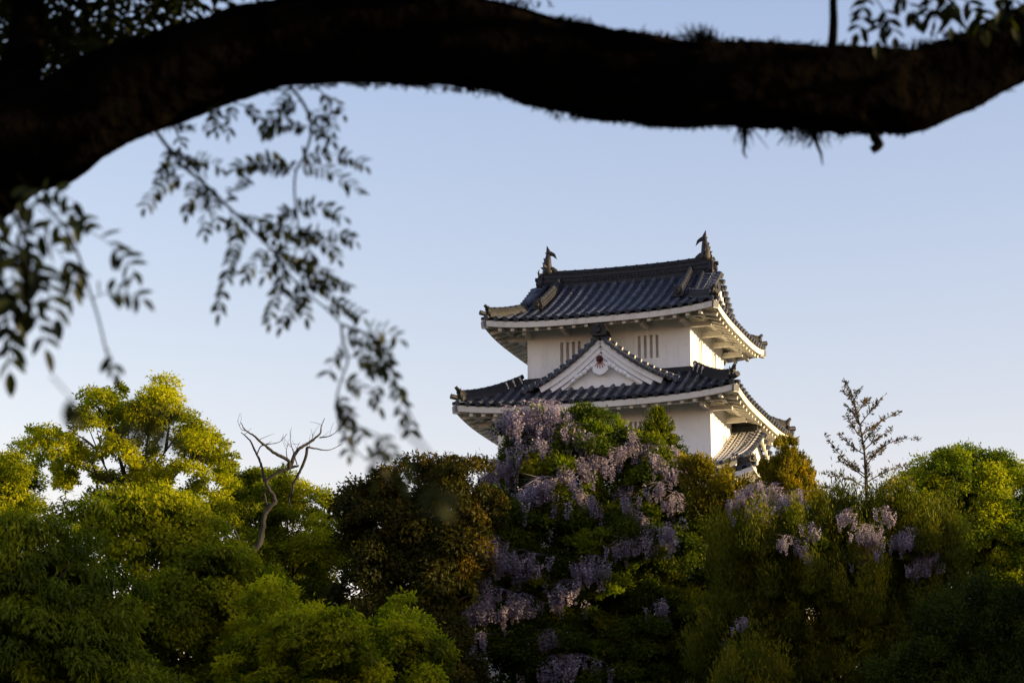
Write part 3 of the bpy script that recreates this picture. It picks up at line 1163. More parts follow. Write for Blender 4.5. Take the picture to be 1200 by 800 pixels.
def puffs_px(lst, Y, spread=1.0, back=True, seed=1):
    """boughs from photo pixels; each gets its own depth, and fellows behind fill the crown"""
    rr = random.Random(seed)
    out = []
    for px, py, r in lst:
        y = Y + rr.uniform(-1, 1) * spread
        out.append((P(px, py, y), r * mpp(y)))
    if back:
        for px, py, r in lst[::2]:
            y = Y + spread + rr.uniform(1.2, 2.6)
            p = P(px + rr.uniform(-10, 10), py + r * .35, y)
            out.append((p, r * mpp(y) * .9))
    return out


def wood(name, base, puffs, r0, mat, parent, lean=0., nlimb=None, seed=0, thin=1.0):
    """tapered trunk from the ground with limbs reaching into the boughs"""
    rr = random.Random(seed)
    mb = MB()
    cen = sum((c for c, r in puffs), Vector()) / len(puffs)
    top = max(c.z for c, r in puffs)
    h = cen.z - base.z
    fork = base.lerp(Vector((cen.x, cen.y, base.z + h * .84)), 1.0)
    pts, rad = [], []
    for k in range(9):
        t = k / 8
        p = base.lerp(fork, t) + Vector((math.sin(t * 5 + seed) * .18, math.cos(t * 4 + seed) * .15, 0)) * t * (1 - t) * 4
        pts.append(p)
        rad.append(r0 * (1.45 - .45 * min(1, t * 5)) * (1 - .45 * t))
    mb.tube(pts, rad, 10, rough=.12, seed=seed)
    fz = rad[-1]
    for c, r in sorted(puffs[:nlimb], key=lambda q_: -q_[1])[:11]:
        k = rr.choice([6, 7, 8])
        s = pts[k] if c.z > pts[k].z else pts[5]
        mid = s.lerp(c, .55) + Vector((rr.uniform(-.5, .5), rr.uniform(-.5, .5), -.04 * (c - s).length))
        q = [s, s.lerp(mid, .5) + Vector((0, 0, -.05)), mid, mid.lerp(c, .55), c + Vector((0, 0, r * .25))]
        mb.tube(q, [fz * .42 * thin, fz * .33 * thin, fz * .25 * thin, fz * .16 * thin, .015], 7, rough=.15, seed=seed + k)
        for _ in range(4):
            e = c + Vector((rr.uniform(-1, 1), rr.uniform(-1, .6), rr.uniform(-.3, 1))).normalized() * r * .85
            a = mid.lerp(c, rr.uniform(.3, .8))
            mb.tube([a, a.lerp(e, .5) + Vector((0, 0, .08 * r)), e], [fz * .16 * thin + .012, fz * .09 * thin + .01, .008], 5, seed=k)
    return mb.build(name, mat, parent, True)


def tree(name, label, cat, lst, Y, mat, trunk_r=.28, group=None, seed=1, spread=1.2, base_px=None, crown='crown', **kw):
    pf = puffs_px(lst, Y, spread, seed=seed)
    cen = sum((c for c, r in pf), Vector()) / len(pf)
    bx = cen.x if base_px is None else P(base_px, 700, Y).x
    by = cen.y
    base = Vector((bx, by, hill(bx, by) - .15))
    t = thing(name, label, cat, base, 0, group)
    inv = -base
    pl = [(c + inv, r) for c, r in pf]
    wood('trunk', Vector((0, 0, 0)), pl, trunk_r, M['bark'], t, seed=seed, nlimb=len(lst))
    leaf_mesh(crown, *foliage(pl, **kw), mat, t)
    return t, pl


# ------------------------------------------------------------------ trees
big, big_pf = tree('camphor_tree', 'tall yellow-green camphor tree with open sunlit crown rising above the left trees', 'tree',
     [(122, 474, 24), (132, 458, 16), (178, 476, 25), (196, 498, 18), (152, 500, 26), (104, 508, 24), (64, 524, 22), (44, 516, 13), (84, 540, 22), (140, 534, 22), (212, 505, 23), (236, 524, 24), (262, 540, 14), (256, 518, 12), (262, 560, 14),
      (222, 556, 18), (176, 556, 20), (118, 572, 20), (80, 562, 12), (168, 588, 28), (200, 606, 30), (140, 606, 28), (232, 600, 26), (180, 520, 20)], 80, CAMPHOR, .30, seed=3, cover=1.05, bias=.14, base_px=150, spread=.9, leaf=.12, width=.06, clump=.46)
tree('camphor_tree', 'yellow-green tree cut off by the left picture edge, behind the drooping-leaved tree', 'tree',
     [(4, 550, 27), (28, 574, 25), (8, 600, 34), (34, 552, 9), (-30, 560, 40), (-20, 610, 45)], 90, CAMPHOR, .25, seed=5, cover=1.2, bias=.02)
tree('drooping_tree', 'dark green tree with long drooping leaves filling the lower left corner', 'tree',
     [(28, 645, 44), (90, 640, 42), (60, 690, 50), (112, 715, 48), (18, 740, 52), (75, 775, 52), (100, 760, 44), (60, 730, 44), (8, 690, 44), (128, 790, 44), (20, 800, 50), (150, 820, 50), (-30, 680, 50), (-30, 760, 55)], 54, DROOP, .26, seed=8,
     leaf=.18, width=.055, cover=1.3, droop=1.0, bias=.05)
tree('broadleaf_tree', 'rounded mid-green tree directly right of the drooping-leaved tree', 'tree',
     [(142, 622, 40), (183, 603, 30), (212, 626, 32), (178, 660, 44), (238, 652, 40), (284, 690, 36), (230, 700, 48), (150, 722, 48), (268, 738, 42), (200, 765, 52), (292, 782, 44), (135, 770, 38), (170, 740, 44), (230, 750, 44), (312, 680, 18), (258, 668, 26), (180, 800, 44), (200, 815, 52), (270, 822, 46), (120, 815, 44), (330, 810, 40)],
     60, MIDGREEN, .28, seed=11, cover=1.5, droop=.55, bias=.08)
tree('broadleaf_tree', 'bushy green tree directly behind the bare dead tree', 'tree',
     [(292, 592, 34), (328, 582, 30), (302, 562, 17), (345, 612, 36), (302, 642, 40), (368, 640, 36), (400, 634, 24), (254, 618, 34), (338, 672, 40), (395, 662, 28), (360, 720, 44), (300, 720, 44), (250, 700, 44), (390, 770, 44), (320, 790, 50), (266, 570, 16), (235, 600, 26), (330, 560, 12)],
     92, MIDGREEN, .26, seed=13, cover=1.3, bias=.10)
tree('young_tree', 'low bright green tree below the dead tree at the bottom of the picture', 'tree',
     [(330, 717, 30), (368, 738, 34), (308, 757, 36), (400, 762, 36), (350, 785, 44), (300, 792, 36), (422, 790, 32), (345, 745, 30), (395, 728, 16), (350, 830, 44), (410, 825, 44)], 57, CAMPHOR, .18, seed=17, cover=1.3, bias=.10, droop=.5)
tree('young_tree', 'small round bright green tree at the foot of the dark bronze tree', 'tree',
     [(470, 727, 24), (448, 746, 27), (492, 750, 27), (506, 766, 19), (475, 782, 40), (440, 784, 28), (470, 755, 26)], 58, CAMPHOR, .16, seed=19, cover=1.35, bias=.10, droop=.5)
tree('bronze_tree', 'dark bronze-leaved tree left of the wisteria under the turret', 'tree',
     [(440, 592, 30), (470, 574, 30), (513, 558, 24), (545, 566, 24), (570, 588, 20), (432, 632, 36), (480, 622, 44), (522, 606, 36), (532, 648, 34), (490, 670, 48), (432, 680, 40), (515, 705, 40), (452, 730, 38),
      (505, 742, 40), (420, 588, 13), (500, 598, 26), (465, 600, 24), (535, 545, 14), (455, 566, 16), (480, 790, 50), (520, 800, 46), (420, 780, 50), (490, 840, 46)], 79, BROWN, .30, seed=23, cover=1.3, leaf=.15, width=.07, droop=.4)
host, host_pf = tree('evergreen_tree', 'broad evergreen tree below the turret, overgrown with hanging wisteria', 'tree',
     [(632, 522, 32), (690, 518, 32), (614, 566, 32), (660, 568, 48), (720, 548, 38), (768, 570, 40), (800, 576, 34), (830, 602, 34), (580, 622, 42), (640, 640, 52), (710, 630, 54), (780, 640, 48), (840, 660, 44), (558, 690, 44), (556, 640, 34), (668, 692, 32), (636, 684, 32), (690, 740, 36), (735, 675, 36), (650, 760, 40), (730, 770, 44), (550, 740, 44),
      (620, 710, 54), (700, 710, 54), (770, 720, 54), (580, 770, 54), (660, 780, 54), (740, 790, 54), (820, 740, 54), (820, 790, 46), (600, 840, 54), (680, 845, 54), (760, 845, 54), (840, 850, 54), (600, 498, 14), (745, 522, 20), (786, 548, 22)], 85, HOST, .4, seed=29, cover=1.45,
     spread=1.4, leaf=.14, width=.06, up=.2, droop=.2)
tree('evergreen_shrub', 'orange-tinged evergreen bush directly below the right corner of the turret', 'shrub',
     [(828, 572, 20), (852, 588, 23), (872, 612, 28), (848, 622, 26), (812, 552, 15), (885, 640, 28), (838, 600, 22)], 82, OLIVE, .12, seed=31, cover=1.3, up=.6, droop=0, stretch=1.5)
tree('juniper', 'golden sparse juniper spires in front of the right lower eave', 'conifer',
     [(925, 522, 7), (923, 536, 10), (920, 552, 13), (928, 568, 16), (932, 545, 9), (905, 548, 8), (902, 560, 11), (910, 572, 13), (900, 580, 13), (918, 562, 13), (938, 558, 9), (944, 572, 11), (912, 592, 17), (940, 575, 9), (944, 590, 13), (930, 590, 18), (918, 612, 24), (950, 560, 6), (895, 596, 12)], 79, OLIVE, .09, seed=37, cover=1.7, clump=.20,
     up=1.0, droop=-.3, leaf=.11, width=.04, stretch=1.8, spread=.4, bias=-.05)
tree('juniper', 'wide olive-green feathery juniper mass right of the wisteria-covered tree', 'conifer',
     [(880, 662, 48), (938, 650, 42), (1000, 640, 38), (962, 622, 26), (1038, 656, 42), (1068, 630, 30), (900, 720, 54), (960, 720, 58), (1028, 720, 58), (860, 780, 54), (930, 790, 54), (1000, 790, 54), (1080, 702, 44),
      (1092, 770, 54), (1060, 602, 16), (1090, 645, 32), (990, 610, 13), (1025, 622, 22), (950, 690, 46), (985, 660, 40), (1000, 700, 46), (930, 670, 40), (880, 840, 54), (950, 840, 54), (1020, 845, 54), (1080, 830, 50), (1060, 760, 54)], 72, JUNIPER, .30, seed=41, cover=1.3, up=1.1, droop=-.35, leaf=.14, width=.036, stretch=2.5, rag=.3, fill=.35, clump=.42)
tree('broadleaf_tree', 'dense bright green tree at the right edge, right of the bare feathery spire', 'tree',
     [(1102, 556, 25), (1132, 562, 34), (1078, 580, 29), (1155, 590, 36), (1120, 612, 40), (1180, 572, 32), (1172, 548, 15), (1200, 590, 36), (1092, 632, 36), (1160, 642, 44), (1202, 650, 44), (1122, 672, 44), (1182, 702, 44),
      (1110, 538, 12), (1225, 620, 36)], 92, BRIGHT, .30, seed=43, cover=1.35, droop=.3, bias=.17)
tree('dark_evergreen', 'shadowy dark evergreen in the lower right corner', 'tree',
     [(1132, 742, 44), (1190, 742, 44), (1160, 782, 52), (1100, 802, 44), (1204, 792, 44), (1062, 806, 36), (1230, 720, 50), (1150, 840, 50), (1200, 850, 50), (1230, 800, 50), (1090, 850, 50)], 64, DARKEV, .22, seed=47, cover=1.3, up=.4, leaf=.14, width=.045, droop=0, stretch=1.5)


def conifer(name, label, Y, px, py0, py1, half_px, mat, seed):
    """upright leader with whorls of short ascending branchlets"""
    rr = random.Random(seed)
    top, low = P(px, py1, Y), P(px, py0, Y)
    base = Vector((low.x, low.y, hill(low.x, low.y) - .1))
    t = thing(name, label, 'conifer', base)
    mb = MB()
    mb.tube([(0, 0, 0), low - base, top - base], [.13, .05, .008], 7)
    pos, ax, nr, L, Wd, T = [], [], [], [], [], []
    hh = (top - low).length
    n = 90
    for k in range(n):
        u = (k / n) ** .9
        c = low.lerp(top, u) - base
        ph = k * 2.4 + rr.uniform(-.3, .3)
        ln = half_px * mpp(Y) * (1.05 - u) * rr.uniform(.7, 1.15) + .05
        e = c + Vector((math.cos(ph) * ln, math.sin(ph) * ln, ln * .75))
        mb.tube([c, c.lerp(e, .5), e], [.014, .010, .004], 4)
        q = int(40 + 190 * ln)
        for _ in range(q):
            s = rr.uniform(.1, 1.05)
            p = c.lerp(e, s) + Vector((rr.gauss(0, .06), rr.gauss(0, .06), rr.gauss(0, .05)))
            pos.append(p)
            ax.append(Vector((math.cos(ph) * .5 + rr.gauss(0, .45), math.sin(ph) * .5 + rr.gauss(0, .45), .8 + rr.gauss(0, .3))))
            nr.append(Vector((rr.gauss(0, 1), rr.gauss(0, 1), .3)))
            L.append(rr.uniform(.09, .17))
            Wd.append(rr.uniform(.035, .06))
            T.append(rr.uniform(.2, .9))
    mb.build('trunk', M['bark'], t)
    leaf_mesh('needles', *[np.array([tuple(p) for p in q_]) for q_ in (pos, ax, nr)], *map(np.array, (L, Wd, T)), mat, t)
    return t


conifer('young_conifer', 'small pointed conifer tip standing in front of the lower front wall of the turret', 85.6, 771, 575, 481, 36, HOST, 3)

# feathery spire against the sky
sp_base = P(1012, 600, 76)
sp_base = Vector((sp_base.x, sp_base.y, hill(sp_base.x, sp_base.y) - .1))
spire = thing('feathery_conifer', 'thin see-through feathery conifer spire outlined against the sky right of the turret', 'conifer', sp_base)
mb = MB()
stem = [P(x, y, 76) - sp_base for x, y in ((1016, 640), (1015, 570), (1013, 530), (1008, 500), (1001, 470), (994, 453), (988, 442))]
mb.tube([Vector((0, 0, 0))] + stem, [.12, .07, .04, .032, .025, .018, .012, .005], 6)
BR = [((1014, 560), (990, 538), (966, 510), .3), ((1014, 548), (1040, 520), (1075, 514), -.4), ((1013, 532), (995, 520), (984, 506), .5), ((1012, 528), (1030, 512), (1047, 502), .2), ((1009, 512), (1000, 500), (993, 486), -.5),
      ((1010, 510), (1030, 495), (1054, 484), .4), ((1006, 496), (998, 482), (992, 474), .2), ((1007, 498), (1020, 482), (1035, 464), -.3), ((1003, 478), (996, 466), (988, 458), .3), ((1014, 566), (1040, 552), (1062, 546), .5),
      ((1015, 572), (992, 560), (968, 555), -.5), ((1004, 484), (1012, 474), (1018, 468), .5), ((1015, 580), (1035, 572), (1052, 560), -.4), ((1014, 556), (996, 545), (982, 540), .8), ((1000, 470), (1004, 462), (1006, 456), -.2),
      ((1014, 540), (1028, 530), (1036, 524), .6), ((1011, 520), (1020, 508), (1026, 500), -.7), ((1016, 590), (985, 575), (962, 570), .4), ((1016, 592), (1045, 580), (1070, 562), -.3)]
pos, ax, nr, L, Wd, T = [], [], [], [], [], []
rr = random.Random(5)
for a, b, c, dy in BR + [((1016, 600), (1012, 520), (990, 446), 0.0)]:
    pa, pb, pc = P(*a, 76) - sp_base, P(*b, 76 + dy) - sp_base, P(*c, 76 + dy * 2) - sp_base
    cur = [(pa * (1 - t) ** 2 + (pb * 2 - (pa + pc) / 2) * 2 * t * (1 - t) + pc * t * t) for t in np.linspace(0, 1, 9)]
    mb.tube(cur, list(np.linspace(.022, .005, 9)), 5)
    ln = (pc - pa).length
    for k in range(int(ln * 17) + 4):
        t = rr.uniform(.12, 1.0)
        p = cur[min(8, int(t * 8.99))]
        if t < 1:
            i = min(7, int(t * 8))
            p = cur[i].lerp(cur[i + 1], t * 8 - i)
        d = (cur[min(8, i + 1)] - cur[i]).normalized() if t < 1 else Vector((0, 0, 1))
        sd_ = Vector((rr.gauss(0, 1), rr.gauss(0, .8), rr.gauss(.35, .6))).normalized()
        tl = rr.uniform(.05, .24) * (1.15 - .6 * t)
        q = p + (d * .8 + sd_ * .8).normalized() * tl
        mb.tube([p, q], [.006, .003], 3)
        for _ in range(5):
            pos.append(p.lerp(q, rr.random()) + Vector((rr.gauss(0, .012), rr.gauss(0, .012), rr.gauss(0, .012))))
            ax.append(d * .5 + sd_ * .8 + Vector((rr.gauss(0, .4), rr.gauss(0, .4), rr.gauss(0, .4))))
            nr.append(Vector((rr.gauss(0, 1), rr.gauss(0, 1), rr.gauss(0, 1))))
            L.append(rr.uniform(.08, .15))
            Wd.append(rr.uniform(.026, .05))
            T.append(rr.random())
mb.build('trunk', M['bark'], spire)
leaf_mesh('needles', *[np.array([tuple(p) for p in q_]) for q_ in (pos, ax, nr)], *map(np.array, (L, Wd, T)), SPIRE, spire)

# bare dead tree
DY = 69
db = P(262, 690, DY)
db = Vector((db.x, db.y, hill(db.x, db.y) - .1))
dead = thing('dead_tree', 'bare leafless dead tree with a crooked broken trunk and thin twigs', 'tree', db)


def zp(lst, dy=0.): return [P(250 + x / 4, 480 + y / 4, DY + dy * k / max(1, len(lst) - 1)) - db for k, (x, y) in enumerate(lst)]


def limb(mb, pts, r0, r1, s=7, rough=.2):
    pth = catmull([tuple(p) for p in pts], 5)
    jit = np.random.default_rng(len(pts) * 7 + int(r0 * 1e4))
    pth = [p + jit.normal(size=3) * r0 * .10 for p in pth]
    t = bark_tube(pth, list(np.linspace(r0, r1, len(pth)) * (1 + jit.normal(size=len(pth)) * .05)), max(6, s + 3), .055, s)
    n = len(mb.v)
    mb.v += t.v
    mb.f += [tuple(i + n for i in f) for f in t.f]
    mb.m += t.m


mb = MB()
limb(mb, [Vector((0, 0, 0))] + zp([(30, 790), (95, 715), (160, 680), (212, 635), (232, 560), (240, 495), (272, 450), (292, 432)]), .088, .058, 9)
limb(mb, zp([(292, 436), (282, 402), (262, 372), (250, 335), (298, 296), (345, 278)]), .058, .042, 8)
limb(mb, zp([(345, 278), (375, 268), (402, 262)]), .044, .03, 8)
limb(mb, zp([(268, 452), (250, 440), (242, 400), (240, 375)]), .048, .015, 7)
mb.build('trunk', M['deadwood'], dead, True)
for pts, a, b, dy in [([(252, 332), (238, 320), (226, 262), (204, 210), (175, 150), (150, 122), (128, 106)], .05, .010, .8), ([(204, 208), (222, 172), (250, 163), (310, 150), (346, 112)], .02, .006, -.5),
                      ([(356, 272), (348, 236), (292, 206), (232, 160), (190, 122), (150, 95), (130, 60)], .06, .010, -.8), ([(150, 98), (130, 90), (112, 50)], .012, .004, -.2),
                      ([(362, 268), (380, 212), (402, 184), (442, 158), (482, 128), (502, 108), (506, 78), (522, 40)], .06, .008, .7), ([(440, 174), (482, 182), (542, 188), (602, 162)], .028, .006, .5),
                      ([(498, 130), (552, 120), (600, 82)], .02, .005, -.4), ([(442, 176), (430, 230), (396, 310), (374, 352), (370, 390), (354, 410), (362, 455)], .045, .02, .6),
                      ([(346, 228), (342, 190), (352, 160)], .014, .004, .2), ([(392, 256), (378, 210), (364, 158), (360, 104)], .018, .004, -.3), ([(384, 216), (392, 180), (406, 150)], .014, .004, .2),
                      ([(462, 140), (468, 120), (476, 104)], .012, .004, .1), ([(330, 250), (334, 262), (320, 240)], .01, .004, .1)]:
    m_ = MB()
    limb(m_, zp(pts, dy), a, b, 6, .1)
    for k in range(3):       # fine side twigs
        i = random.randrange(0, len(pts) - 1)
        t = random.random()
        x, y = [pts[i][j] + (pts[i + 1][j] - pts[i][j]) * t for j in (0, 1)]
        dx, dy = random.gauss(0, 26), -abs(random.gauss(30, 22))
        limb(m_, zp([(x, y), (x + dx * .5 + random.gauss(0, 4), y + dy * .55), (x + dx, y + dy)], random.uniform(-.2, .2)), b * .7 + .002, .003, 4)
    m_.build('branch', M['deadwood'], dead, True)
m_ = MB()
limb(m_, zp([(100, 715), (128, 690), (118, 600), (80, 540), (0, 490)], -.4), .05, .012, 6)
limb(m_, zp([(124, 690), (110, 652), (70, 655)], -.3), .03, .008, 5)
m_.build('branch', M['deadwood'], dead, True)

# ------------------------------------------------------------------ wisteria
def raceme_mesh(seed, n_r, span):
    r_ = np.random.default_rng(seed)
    Ps, A, Nn, T = [], [], [], []
    st_ = []
    for k in range(n_r):
        x, y = r_.normal(0, span), r_.normal(0, span * .6)
        z0 = -abs(x) * .45 + r_.normal(0, .12)
        Ln = r_.uniform(.38, .72)
        q = 64
        s = r_.random(q) ** .8
        rad = (.115 * (1 - s) + .018) * np.sqrt(r_.random(q))
        th = r_.random(q) * 6.283
        p = np.stack([x + rad * np.cos(th) + .05 * s * r_.normal(), y + rad * np.sin(th), z0 - s * Ln], 1)
        Ps.append(p)
        a = np.stack([np.cos(th), np.sin(th), -.5 + r_.normal(0, .5, q)], 1) + r_.normal(0, .3, (q, 3))
        A.append(a)
        Nn.append(r_.normal(size=(q, 3)))
        T.append(np.clip(.62 - .45 * s + r_.normal(0, .16) + r_.normal(0, .14, q), 0, 1))
        st_.append((x, y, z0, Ln))
    Ps, A, Nn, T = map(np.concatenate, (Ps, A, Nn, T))
    K = len(Ps)
    sx = np.array(st_)
    n_ = len(sx)
    # each hanging stalk, and the woody spur they share
    P2 = np.concatenate([sx[:, :3], sx[:, :3], [[-span * 2.2, 0, .05]]])
    A2 = np.concatenate([np.tile([0.02, 0, -1.], (n_, 1)), np.array([0, 0, .1]) - sx[:, :3] + .001, [[1., 0, -.05]]])
    L2 = np.concatenate([sx[:, 3], np.linalg.norm(sx[:, :3] - np.array([0, 0, .1]), axis=1) + .02, [span * 4.4]])
    Ps, A, Nn, T = np.concatenate([Ps, P2]), np.concatenate([A, A2]), np.concatenate([Nn, np.tile([0, 1., .1], (2 * n_ + 1, 1))]), np.concatenate([T, np.full(2 * n_ + 1, .1)])
    L1, W1_ = np.concatenate([r_.uniform(.05, .085, K), L2]), np.concatenate([r_.uniform(.045, .07, K), np.full(2 * n_ + 1, .018)])
    o = leaf_mesh('flower_cluster', Ps, A, Nn, L1, W1_, T, PETAL)
    me = o.data
    bpy.data.objects.remove(o)
    return me


RAC = [raceme_mesh(s, n, sp) for s, n, sp in ((1, 7, .25), (2, 9, .32), (3, 12, .38), (4, 6, .2), (5, 10, .30), (6, 14, .42))]


def wisteria(label, Y, clusters, shoots, stems, seed, pf):
    rr = random.Random(seed)
    xs_ = [c[0] for c in clusters]
    b0 = P(sum(xs_) / len(xs_), 700, Y)
    base = Vector((b0.x, b0.y + .6, hill(b0.x, b0.y + .6) - .1))
    t = thing('wisteria_vine', label, 'climbing plant', base)
    mb = MB()

    def front(px, py):
        """point on the outer face of the carrying crown along this bearing"""
        d = (P(px, py, Y) - Vector((0, 0, CAMZ))).normalized()
        o = Vector((0, 0, CAMZ))
        best = None
        for c, r in pf:
            oc = o - c
            b = oc.dot(d)
            disc = b * b - (oc.dot(oc) - (r * .98) ** 2)
            if disc > 0:
                q = -b - math.sqrt(disc)
                if best is None or q < best:
                    best = q
        return o + d * best if best else P(px, py, Y - .5)
    for st in stems:
        pts = [Vector((0, 0, 0)), P(st[0][0], st[0][1] + 20, Y + .6) - base] + [front(*q) + Vector((0, .45, 0)) - base for q in st[1:]]
        limb(mb, pts, .07, .012, 6)
    mb.build('stem', M['bark'], t, True)
    n = 0
    for px, py, k in clusters:
        for j in range(k):
            x, y = px + rr.gauss(0, 11 if k > 1 else 3), py + rr.gauss(0, 9 if k > 1 else 3)
            p = front(x, y - 6)
            o = bpy.data.objects.new('flower_cluster', rr.choice(RAC))
            link(o, t)
            o.location = p - base + Vector((0, -.42, .15))
            o.rotation_euler = (0, 0, rr.uniform(-1, 1))
            s = rr.uniform(.8, 1.25) * (1 if Y > 80 else .62)
            o.scale = (s, s, s)
            n += 1
    pv = [(front(x, y) - base + Vector((0, .1, 0)), r * mpp(Y)) for x, y, r in shoots]
    leaf_mesh('foliage', *foliage(pv, cover=1.0, leaf=.17, width=.06, up=.7, droop=.1), VINE, t)
    return n


wc = [(596, 491, 2), (612, 487, 2), (628, 489, 2), (600, 502, 1), (616, 505, 1), (652, 491, 2), (646, 506, 2), (668, 503, 2), (630, 518, 2), (612, 528, 2), (622, 542, 2), (596, 550, 2), (582, 566, 2), (660, 526, 1), (690, 533, 2), (700, 550, 1),
      (640, 572, 2), (655, 563, 2), (678, 562, 2), (602, 578, 2), (572, 580, 1), (618, 585, 1), (740, 530, 2), (755, 540, 2), (790, 543, 2), (800, 558, 2), (812, 575, 2), (780, 560, 1), (770, 575, 1), (765, 552, 1),
      (685, 590, 1), (700, 602, 1), (725, 610, 2), (742, 625, 2), (735, 642, 1), (780, 630, 1), (790, 592, 1), (562, 640, 2), (575, 662, 2), (610, 668, 2), (596, 655, 1), (690, 675, 2), (675, 682, 1), (585, 700, 2), (566, 690, 1),
      (572, 735, 2), (590, 728, 1), (650, 765, 2), (680, 785, 2), (545, 682, 1), (555, 612, 1), (660, 695, 1), (775, 715, 1), (568, 715, 1), (580, 640, 1)]
n1 = wisteria('purple wisteria hanging in many clusters over the evergreen tree in front of the turret', 85, wc,
     [(635, 484, 10), (668, 488, 11), (640, 520, 12), (662, 545, 13), (705, 508, 12), (722, 500, 9), (690, 575, 10), (745, 560, 12), (700, 640, 16), (640, 610, 16), (730, 665, 16), (650, 675, 14), (560, 620, 12), (620, 690, 12),
      (680, 650, 16), (760, 600, 14), (720, 690, 14), (660, 735, 14), (700, 765, 14), (600, 640, 12), (665, 515, 8), (690, 500, 9)],
     [[(600, 760), (590, 680), (600, 600), (610, 530), (620, 490)], [(640, 740), (680, 660), (720, 600), (780, 550)], [(650, 700), (650, 620), (660, 560), (665, 500)]], 4, host_pf and [(c + host.location, r) for c, r in host_pf])
jp = [o for o in C.objects if o.name.startswith('juniper') and o.type == 'EMPTY'][-1]
jpf = puffs_px([(880, 662, 48), (938, 645, 44), (1000, 622, 42), (962, 604, 28), (1038, 652, 46), (1068, 622, 34), (900, 720, 54), (960, 720, 58), (1028, 720, 58), (1092, 770, 54), (1080, 702, 44), (1090, 645, 32), (912, 592, 17), (872, 612, 28)], 72, 1.2, False, 41)
wc2 = [(880, 584, 1), (905, 606, 1), (926, 600, 1), (866, 598, 1), (1032, 640, 1), (1050, 648, 1), (1062, 640, 1), (1076, 668, 1), (1016, 656, 1), (908, 588, 1), (890, 610, 1), (940, 604, 1), (872, 588, 1), (896, 582, 2), (912, 596, 1), (882, 604, 1), (858, 606, 1), (932, 592, 1), (890, 625, 1), (920, 640, 1), (948, 628, 1), (1008, 640, 2), (1022, 652, 1), (1042, 630, 2), (1056, 640, 1), (1068, 656, 2), (1084, 662, 1), (1010, 668, 1),
       (1094, 662, 1), (870, 740, 1), (1150, 760, 1), (1000, 612, 1), (945, 662, 1)]
n2 = wisteria('shaded purple wisteria clusters trailing through the olive-green juniper mass', 72, wc2, [(900, 612, 10), (930, 602, 9), (1030, 640, 10), (1065, 648, 10), (960, 640, 10)],
     [[(900, 740), (890, 660), (900, 600)], [(980, 720), (1020, 670), (1060, 640)]], 9, jpf)

# ------------------------------------------------------------------ the overhanging foreground tree
FY = 4.6
fb = Vector((-1.75, 4.9, -.1))
fore = thing('overhanging_tree', 'dark old tree whose thick mossy limb arches across the top of the view', 'tree', fb)


lc = [(-230, 420, 84), (-150, 312, 76), (-70, 236, 68), (0, 182, 62), (60, 156, 60), (120, 120, 58), (200, 88, 55), (300, 55, 52), (400, 45, 54), (500, 46, 55), (580, 57, 53), (650, 76, 53), (720, 89, 54), (800, 96, 52), (870, 98, 50), (940, 103, 50),
      (1000, 105, 51), (1062, 107, 50), (1112, 92, 45), (1160, 70, 43), (1210, 46, 43), (1290, 5, 40), (1390, -60, 36), (1500, -150, 28)]
pts = [fb, fb + Vector((.05, 0, .6)), fb + Vector((.16, -.1, 1.3)), fb + Vector((.34, -.2, 1.95))] + [P(x, y, FY - .10 * math.sin(x / 400)) for x, y, r in lc[1:]]
rd = [.30, .22, .19, .165] + [r * mpp(FY) for x, y, r in lc[1:]]
path = catmull([tuple(p - fb) for p in pts], 14)
rad = [float(v) for v in np.interp(np.arange(len(path)) / 14, np.arange(len(rd)), rd)]
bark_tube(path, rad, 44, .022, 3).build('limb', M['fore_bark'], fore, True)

# leader going up at the left, upright shoot on the limb, stub below it
b_ = bark_tube(catmull([tuple(P(*q) - fb) for q in ((-30, 205, 4.6), (10, 120, 4.7), (30, 60, 4.75), (32, 0, 4.8), (25, -120, 4.9), (60, -420, 5.2))], 8), list(np.linspace(.055, .014, 41)), 16, .03, 5)
b_.build('branch', M['fore_bark'], fore, True)
b_ = bark_tube(catmull([tuple(P(*q) - fb) for q in ((973, 70, 4.55), (976, 45, 4.54), (977, 20, 4.53), (977, -10, 4.5), (985, -120, 4.5), (970, -300, 4.6))], 8), list(np.linspace(.0105, .005, 41)), 10, .04, 6)
b_.build('shoot', M['fore_bark'], fore, True)
b_ = bark_tube(catmull([tuple(P(*q) - fb) for q in ((1020, 145, 4.56), (1026, 162, 4.54), (1030, 170, 4.53), (1022, 176, 4.53))], 5), list(np.linspace(.010, .008, 16)), 8, .06, 7)
b_.build('stub', M['fore_bark'], fore, True)

# moss and fibres on the limb
rr = random.Random(12)
mm = MB()


def hair(px, py, dx, dy, ln, w=.0016):
    a = P(px, py, FY + rr.uniform(-.05, .05)) - fb
    b = P(px + dx * ln * .6 + rr.gauss(0, 1.5), py + dy * ln * .6, FY + rr.uniform(-.05, .05)) - fb
    c = P(px + dx * ln + rr.gauss(0, 2.5), py + dy * ln, FY + rr.uniform(-.06, .06)) - fb
    mm.tube([a, b, c], [w, w * .8, w * .3], 3)


